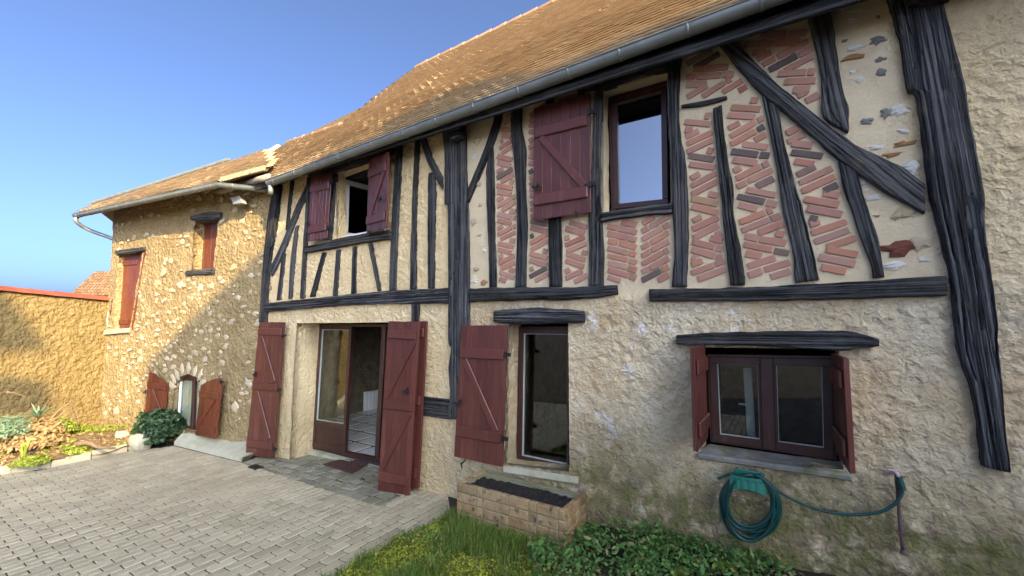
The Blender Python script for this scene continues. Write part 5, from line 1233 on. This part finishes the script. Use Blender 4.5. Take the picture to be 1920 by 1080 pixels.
add('soil', V, [(j * n + i, j * n + i + 1, (j + 1) * n + i + 1, (j + 1) * n + i) for j in range(25) for i in range(n - 1)], M['soil'], PT)
ll = np.column_stack([np.linspace(px0 + .38, px1 - .10, 26), np.full(26, py1 - .075), np.full(26, pzt - .028)]); ll[:, 1:] += RNG.uniform(-.008, .008, (26, 2))
add('torn_liner', *tube(ll, .009, 6), M['sill'], PT)
LAWN = np.array([g2(847, 967), g2(719, 1027), g2(623, 1080), g2(480, 1180), (-.6, -3.4), (2.2, -3.4), (2.2, -.02), (px0, -.02)])
def lawnz(x, y):
    q = np.column_stack([x, y, 0 * x]); return gz(x) + .02 + .045 * fbm(q * 2.2, 3, 91) + .022 * fbm(q * 11, 2, 92) + .05 * sstep(-.5, 0, y)
gx = np.arange(LAWN[:, 0].min(), 2.2, .035); gy = np.arange(-3.4, 0, .035); X, Y = np.meshgrid(gx, gy); nx = len(gx); V = np.column_stack([X.ravel(), Y.ravel(), lawnz(X.ravel(), Y.ravel())]); ins = inpoly(V[:, :2], LAWN)
Fc = [(j * nx + i, j * nx + i + 1, (j + 1) * nx + i + 1, (j + 1) * nx + i) for j in range(len(gy) - 1) for i in range(nx - 1) if ins[j * nx + i] and ins[(j + 1) * nx + i + 1]]
XG = gnd(1090, 1040)[0]                                   # turf gives way to weeds and bare soil
lo_ = tag(add('lawn_soil', V, Fc, M['lawn'], origin=(0, 0, 0), smooth=True), kind='structure'); attr(lo_, 'turf', 1 - sstep(XG - .45, XG + .25, V[:, 0] + .35 * V[:, 1] + .25))
def scatter(n, poly, dens, seed):
    rg = np.random.default_rng(seed); P = np.asarray(poly); out = []
    q = rg.uniform(P.min(0), P.max(0), (n * 6, 2)); q = q[inpoly(q, P)]; q = q[rg.random(len(q)) < dens(q[:, 0], q[:, 1])]; return q[:n]
vis_l = np.array([g2(847, 967), g2(719, 1027), g2(623, 1080), g2(560, 1120), (-.9, -3.0), (1.0, -1.5), (1.6, -.02), (px0, -.02)])
XG = gnd(1090, 1040)[0]                                   # turf gives way to weeds and bare soil
def n3(x, y, s, seed): return fbm(np.column_stack([x * s, y * s, 0 * x]), 3, seed)
pl = lambda x, y: ~((x > px0 - .02) & (x < px1 + .02) & (y > py0 - .03))
grassd = lambda x, y: pl(x, y) * np.clip(.45 + 1.6 * n3(x, y, 2.6, 95), .03, 1) * (1 - sstep(XG - .5, XG + .1, x + .35 * y + .25))
g = scatter(26000, vis_l, grassd, 3); n = len(g)
edge = np.clip(.5 + 1.2 * n3(g[:, 0], g[:, 1], 2.6, 95), .15, 1.2); hgt = RNG.uniform(.03, .085, n) * (.45 + edge); a = RNG.uniform(0, 6.28, n); ln = RNG.uniform(.2, .9, n) * hgt
base = np.column_stack([g, lawnz(g[:, 0], g[:, 1])]); d = np.column_stack([np.cos(a), np.sin(a), 0 * a]); sd = np.column_stack([-np.sin(a), np.cos(a), 0 * a]) * RNG.uniform(.0011, .0024, n)[:, None]
mid = base + d * (ln * .35)[:, None] + np.array([0, 0, 1]) * (hgt * .62)[:, None]; tip = base + d * ln[:, None] + np.array([0, 0, 1]) * hgt[:, None]
V = np.stack([base - sd, base + sd, mid - sd * .8, mid + sd * .8, tip], 1).reshape(-1, 3); F = []
for i in range(n): F += [(5 * i, 5 * i + 1, 5 * i + 3, 5 * i + 2), (5 * i + 2, 5 * i + 3, 5 * i + 4)]
tag(add('grass', V, F, M['grass'], origin=(0, 0, 0)), 'uneven tufted grass between the paving and the planter', 'grass', kind='stuff')
def carpet(name, n, dens, size, mat, label, cat, seed, lift=.02, poly=vis_l, asp=.8):
    g = scatter(n, poly, dens, seed); rg = np.random.default_rng(seed + 1); m = len(g); z = lawnz(g[:, 0], g[:, 1]) + rg.uniform(0, lift, m)
    V, F = leaves(m, (0, 0, 0), (0, 0, 0), size, 1.1, .5, asp, rg); V = V.reshape(m, 4, 3) + np.column_stack([g, z])[:, None, :]
    return tag(add(name, V.reshape(-1, 3), F, M[mat], origin=(0, 0, 0)), label, cat, kind='stuff')
carpet('moss', 16000, lambda x, y: pl(x, y) * np.clip(.35 - 1.8 * n3(x, y, 2.6, 95), .02, 1) * (1 - sstep(XG - .35, XG + .15, x + .35 * y + .25)), .018, 'moss', 'yellow-green moss between the grass tufts', 'moss', 11, .018)
carpet('lawn_weeds', 2600, lambda x, y: pl(x, y) * np.clip(n3(x, y, 3.4, 98) * 2.5 + .1, 0, 1) * (1 - sstep(XG - .2, XG + .2, x + .35 * y + .25)), .035, 'weed', 'small bluish weeds scattered in the grass', 'weeds', 13, .05, asp=.5)
wz = np.array([g2(1060, 1000), g2(1115, 962), g2(1190, 985), g2(1300, 1010), g2(1370, 1035), g2(1500, 1110), g2(1000, 1110), g2(990, 1040)])
carpet('weed_patch', 4200, lambda x, y: pl(x, y) * np.clip(.42 + 1.7 * n3(x, y, 3.4, 99), .08, 1), .030, 'weed', 'low leafy weeds growing between planter and hose', 'weeds', 17, .10, wz, .75)
carpet('tall_weeds', 900, lambda x, y: pl(x, y) * np.clip(.4 + 1.8 * n3(x, y, 4.0, 101), 0, 1), .055, 'weed', 'larger loose weed leaves rising above the low weeds', 'weeds', 19, .16, wz, .5)
carpet('dead_bits', 500, lambda x, y: pl(x, y) * .8, .03, 'dry', 'scattered dry leaf bits among grass and weeds', 'leaf litter', 23, .05, vis_l, .4)
def rosette(u, v, n, ln, label, mat='weed'):
    p = gnd(u, v, .04); p[2] = lawnz(np.array([p[0]]), np.array([p[1]]))[0]; P_ = empty('rosette_weed', p, label, 'weed')
    for i in range(n):
        a = i * 2.4; d = np.array([math.cos(a), math.sin(a), 0]); sd = np.array([-d[1], d[0], 0]); V = []; l_ = ln * random.uniform(.7, 1.15)
        for j in range(6):
            t = j / 5; c = p + d * l_ * t + np.array([0, 0, l_ * (.75 * t - .6 * t * t) + .01]); w_ = .30 * l_ * math.sin(math.pi * min(1, .12 + t * .86)) * .62
            V += [c - sd * w_ + np.array([0, 0, .25 * w_]), c, c + sd * w_ + np.array([0, 0, .25 * w_])]
        add('leaf', V, [(3 * j + k, 3 * j + k + 1, 3 * j + k + 4, 3 * j + k + 3) for j in range(5) for k in range(2)], M[mat], P_, smooth=True)
rosette(1355, 1062, 9, .11, 'broad-leaved green weed on bare soil below the hose', 'lime'); rosette(1398, 1066, 8, .09, 'second broad-leaved weed right of the one below the hose')
rosette(1268, 1074, 8, .10, 'leafy weed rosette at the bottom edge of the picture', 'lime'); rosette(895, 958, 7, .10, 'upright green weed against the left end of the planter', 'lime')
rosette(1452, 1072, 6, .08, 'small weed at the foot of the wall right of the hose')
ST = empty('withered_plant', gnd(1205, 1003), 'bundle of dry upright stems against the wall right of the planter', 'plant')
for u0, v0, u1, v1 in ((1195, 1000, 1168, 930), (1200, 1005, 1180, 960), (1205, 1008, 1172, 925), (1210, 1010, 1226, 958), (1204, 1006, 1185, 940), (1212, 1008, 1208, 960), (1190, 1000, 1215, 968), (1150, 985, 1136, 940), (1196, 1004, 1150, 925)):
    p = gnd(u0, v0, .03); e = fac(u1, v1, p[1] + random.uniform(.0, .08)); m_ = (p + e) / 2 + RNG.uniform(-.015, .015, 3); add('stem', *tube(smooth_path([p - [0, 0, .05], m_, e], 4), .006, 5, r1=.002), M['stalk'], ST)
mb = MB()
for i in range(420):
    u, v = random.uniform(1180, 1520), random.uniform(1025, 1110); p = gnd(u, v, .02); p[2] = lawnz(np.array([p[0]]), np.array([p[1]]))[0]
    if p[1] > -.06 or p[0] < XG - .2: continue
    V, F = blob(6, .3, .7, i); mb.put((V @ rotx(-1.5)) * random.uniform(.003, .012) + p, F)
tag(mb.add('pebbles', M['stone'], origin=(0, 0, 0)), 'small pale pebbles on the dark soil by the wall', 'pebbles', kind='stuff')
p = gnd(1232, 1014, .06); V, F = blob(7, .3, .3, 8); tag(add('dead_leaf', (V @ rotx(-1.2)) * [.03, .02, .02] + p, F, M['dry']), 'single orange dead leaf among the weeds', 'leaf')
p = gnd(1267, 1006, .06); V, F = blob(6, .35, .25, 3); tag(add('stone_chip', (V @ rotx(-.7)) * [.03, .03, .055] + p, F, M['stone'], smooth=True), 'pointed grey stone chip standing in the weeds', 'stone')
Qb = Quad(gnd(1762, 1074, .1), gnd(1800, 1080, .1), gnd(1800, 1092, .1), gnd(1758, 1088, .1), to=(0, 0, 9)); tag(add('white_offcut', *Qb.box(0, Qb.W, 0, Qb.H, -.02, .01, .004), M['white']), 'white flat offcut at the foot of the wall, bottom right', 'board')
p = gnd(826, 908, .03)
for k, (u, v, w_) in enumerate(((803, 908, .07), (838, 917, .09))):
    V, F = blob(8, .3, .6, 20 + k); q = gnd(u, v); tag(add('loose_stone', (V @ rotx(-1.2)) * w_ * [1, .6, .5] + q + [0, .04, .03], F, M['whitestone'], smooth=True), ('white stone at the wall beside the folded door shutter', 'white stone at the wall beside the planter')[k], 'stone')

# ------------------------------------------------------------------ hose, holder, tap
HH = empty('hose_holder', fac(1403, 905), 'green plastic hose bracket fixed under the low window', 'bracket')
yb = -.075
Qh = Quad(*[fac(u, v, yb) for u, v in ((1377, 877), (1434, 888), (1438, 930), (1376, 916))]); add('back_plate', *Qh.box(0, Qh.W, 0, Qh.H, -.015, .0, .006), M['plastic'], HH)
Qf = Quad(*[fac(u, v, yb - .10) for u, v in ((1369, 889), (1432, 899), (1439, 933), (1368, 919))])
V = []; nU, nV = 15, 7
for j in range(nV):
    for i in range(nU):
        s_, t_ = i / (nU - 1), j / (nV - 1); arch = .30 * (1 - (2 * s_ - 1) ** 2); tt = arch + (1 - arch) * t_; V.append((s_ * Qf.W, tt * Qf.H, .025 * (1 - (2 * s_ - 1) ** 2) - .006 * (abs(((s_ * 9) % 1) - .5) < .22) * (t_ < .7)))
V = Qf.P(V); V = np.vstack([V, V - Qf.n * .006]); F = [(j * nU + i, j * nU + i + 1, (j + 1) * nU + i + 1, (j + 1) * nU + i) for j in range(nV - 1) for i in range(nU - 1)]; k = nU * nV
F += [tuple(q + k for q in f[::-1]) for f in F]; bd = [i for i in range(nU)] + [j * nU + nU - 1 for j in range(1, nV)] + [(nV - 1) * nU + i for i in range(nU - 2, -1, -1)] + [j * nU for j in range(nV - 2, 0, -1)]
F += [(bd[i], bd[(i + 1) % len(bd)], bd[(i + 1) % len(bd)] + k, bd[i] + k) for i in range(len(bd))]
add('front_guard', V, F, M['plastic'], HH)
Qt = Quad(fac(1373, 885, yb), fac(1434, 896, yb), fac(1434, 896, yb - .1), fac(1369, 889, yb - .1), to=(0, 0, 9)); add('saddle', *Qt.box(0, Qt.W, 0, Qt.H, -.035, -.025, .003), M['plastic'], HH)
for u, v in ((1382, 880), (1428, 889)): q = fac(u, v, yb - .012); add('screw_lug', *tube([q + [0, .015, 0], q + [0, -.012, 0]], .012, 8), M['plastic'], HH)
path = []; loops = 9; N_ = 40
for l in range(loops):
    ru, rv = 51 + 7 * math.sin(l * 2.1), 56 + 7 * math.sin(l * 1.3 + 1); cu, cv = 1404 + 4 * math.sin(l * 1.7), 889 + rv + 1.5 * math.cos(l * 2.5); dy = yb - .03 - .06 * ((l * .37) % 1)
    for i in range(N_):
        a = math.pi / 2 + 2 * math.pi * i / N_; path.append(fac(cu + ru * math.cos(a) + (10 * math.sin(a / 2) if l % 3 == 1 else 0) , cv - rv * math.sin(a), dy - .02 * math.sin(a)))
path = np.array(path)
for _ in range(3): path[1:-1] = (path[:-2] + path[1:-1] * 2 + path[2:]) / 4
tail = [fac(u, v, y_) for u, v, y_ in ((1440, 903, -.13), (1462, 922, -.10), (1500, 942, -.085), (1545, 958, -.08), (1595, 965, -.08), (1645, 961, -.08), (1675, 947, -.08), (1690, 927, -.08), (1693, 905, -.08))]
full_p = np.vstack([path, smooth_path(tail, 8)]); HO = empty('garden_hose', fac(1403, 940), 'coiled dark green garden hose hanging on the wall', 'hose')
add('hose_coil', *tube(path, .0098, 8), M['hose'], HO, smooth=True); add('hose_lead', *tube(smooth_path(tail, 8), .0098, 8), M['hose'], HO, smooth=True)
fr = [fac(u, v, -.12) for u, v in ((1382, 886), (1366, 890), (1346, 897))]; add('free_end', *tube(smooth_path(fr, 6), .0098, 8), M['hose'], HO, smooth=True)
ca, cb_ = fac(1684, 893, -.08), fac(1693, 918, -.08); add('connector', *tube([ca, ca * .6 + cb_ * .4, ca * .55 + cb_ * .45, cb_], .019, 10), M['hose'], HO, smooth=False)
TP = empty('water_tap', fac(1690, 960), 'old outdoor tap on a rusty pipe with faded pink paint', 'tap')
add('pipe', *tube(smooth_path([fac(1680, 888, -.05), fac(1683, 920, -.055), fac(1687, 975, -.07), fac(1693, 1032, -.09)], 5), .010, 8), M['rust'], TP, smooth=True)
add('spout', *tube(smooth_path([fac(1658, 889, -.03), fac(1670, 886, -.06), fac(1680, 886, -.09), fac(1684, 893, -.085)], 5), .011, 8), M['pinkpaint'], TP, smooth=True)
q = fac(1677, 886, -.09); add('handle', *tube([q - [.03, 0, -.012], q + [.03, 0, .012]], .006, 6), M['pinkpaint'], TP); q = fac(1690, 1000, -.08); add('pipe_clip', *tube([q - [.022, 0, 0], q + [.022, 0, 0]], .008, 6), M['rust'], TP)
q = fac(1693, 1032, -.09); add('pipe_foot', *tube([q, q + [.0, -.01, -.02]], .016, 8), M['rust'], TP)

# ------------------------------------------------------------------ small things by the doors
Qm = Quad(*[gnd(u, v, .018) for u, v in ((648, 857), (692, 868), (660, 887), (604, 870))], to=(0, 0, 9)); DM = empty('doormat', gnd(648, 870), 'red-brown rubber doormat in front of the glazed door', 'doormat')
add('border', *Qm.box(0, Qm.W, 0, Qm.H, -.008, .0, .004), M['mat'], DM)
for i in range(9):
    for j in range(6):
        a0, b0 = .025 + i * (Qm.W - .05) / 9, .025 + j * (Qm.H - .05) / 6; add('tread', *Qm.bar((a0 + .004, b0 + (.006 if (i + j) % 2 else .03)), (a0 + (Qm.W - .05) / 9 - .004, b0 + (.03 if (i + j) % 2 else .006)), .013, .0, .008, .002), M['mat'], DM)
def stay(u, v, label, y=-.06):
    p = fac(u, v, y); mb = MB(); mb.put(*tube([p + [0, .06, .02], p, p + [0, -.02, -.005]], .007, 6)); mb.put(*tube([p + [0, -.015, .015], p + [.012, -.018, -.02], p + [.02, -.02, -.045]], .010, 6, r1=.005)); tag(mb.add('shutter_stay', M['iron']), label, 'shutter stay')
stay(866, 869, 'black iron shutter stay below the middle shutter', -.09); stay(1080, 399, 'black iron stay under the large upper shutter', -.12)
stay(605, 449, 'black iron stay under the left upper shutter', -.14); stay(692, 434, 'black iron stay under the tilted upper shutter', -.14)
p = gnd(676, 899, .01); tag(add('iron_hook', *tube([p, p + [.03, .0, .02], p + [.07, .01, .005]], .008, 6), M['iron']), 'small black iron hook lying on the flagstones', 'hook')
p = gnd(480, 876, .004); V, F = cbox((-.11, -.06, -.01), (.11, .06, .008), .004); tag(add('drain_cover', V + p, F, M['iron']), 'small dark drain cover in the flagstones by the left shutter', 'drain cover')
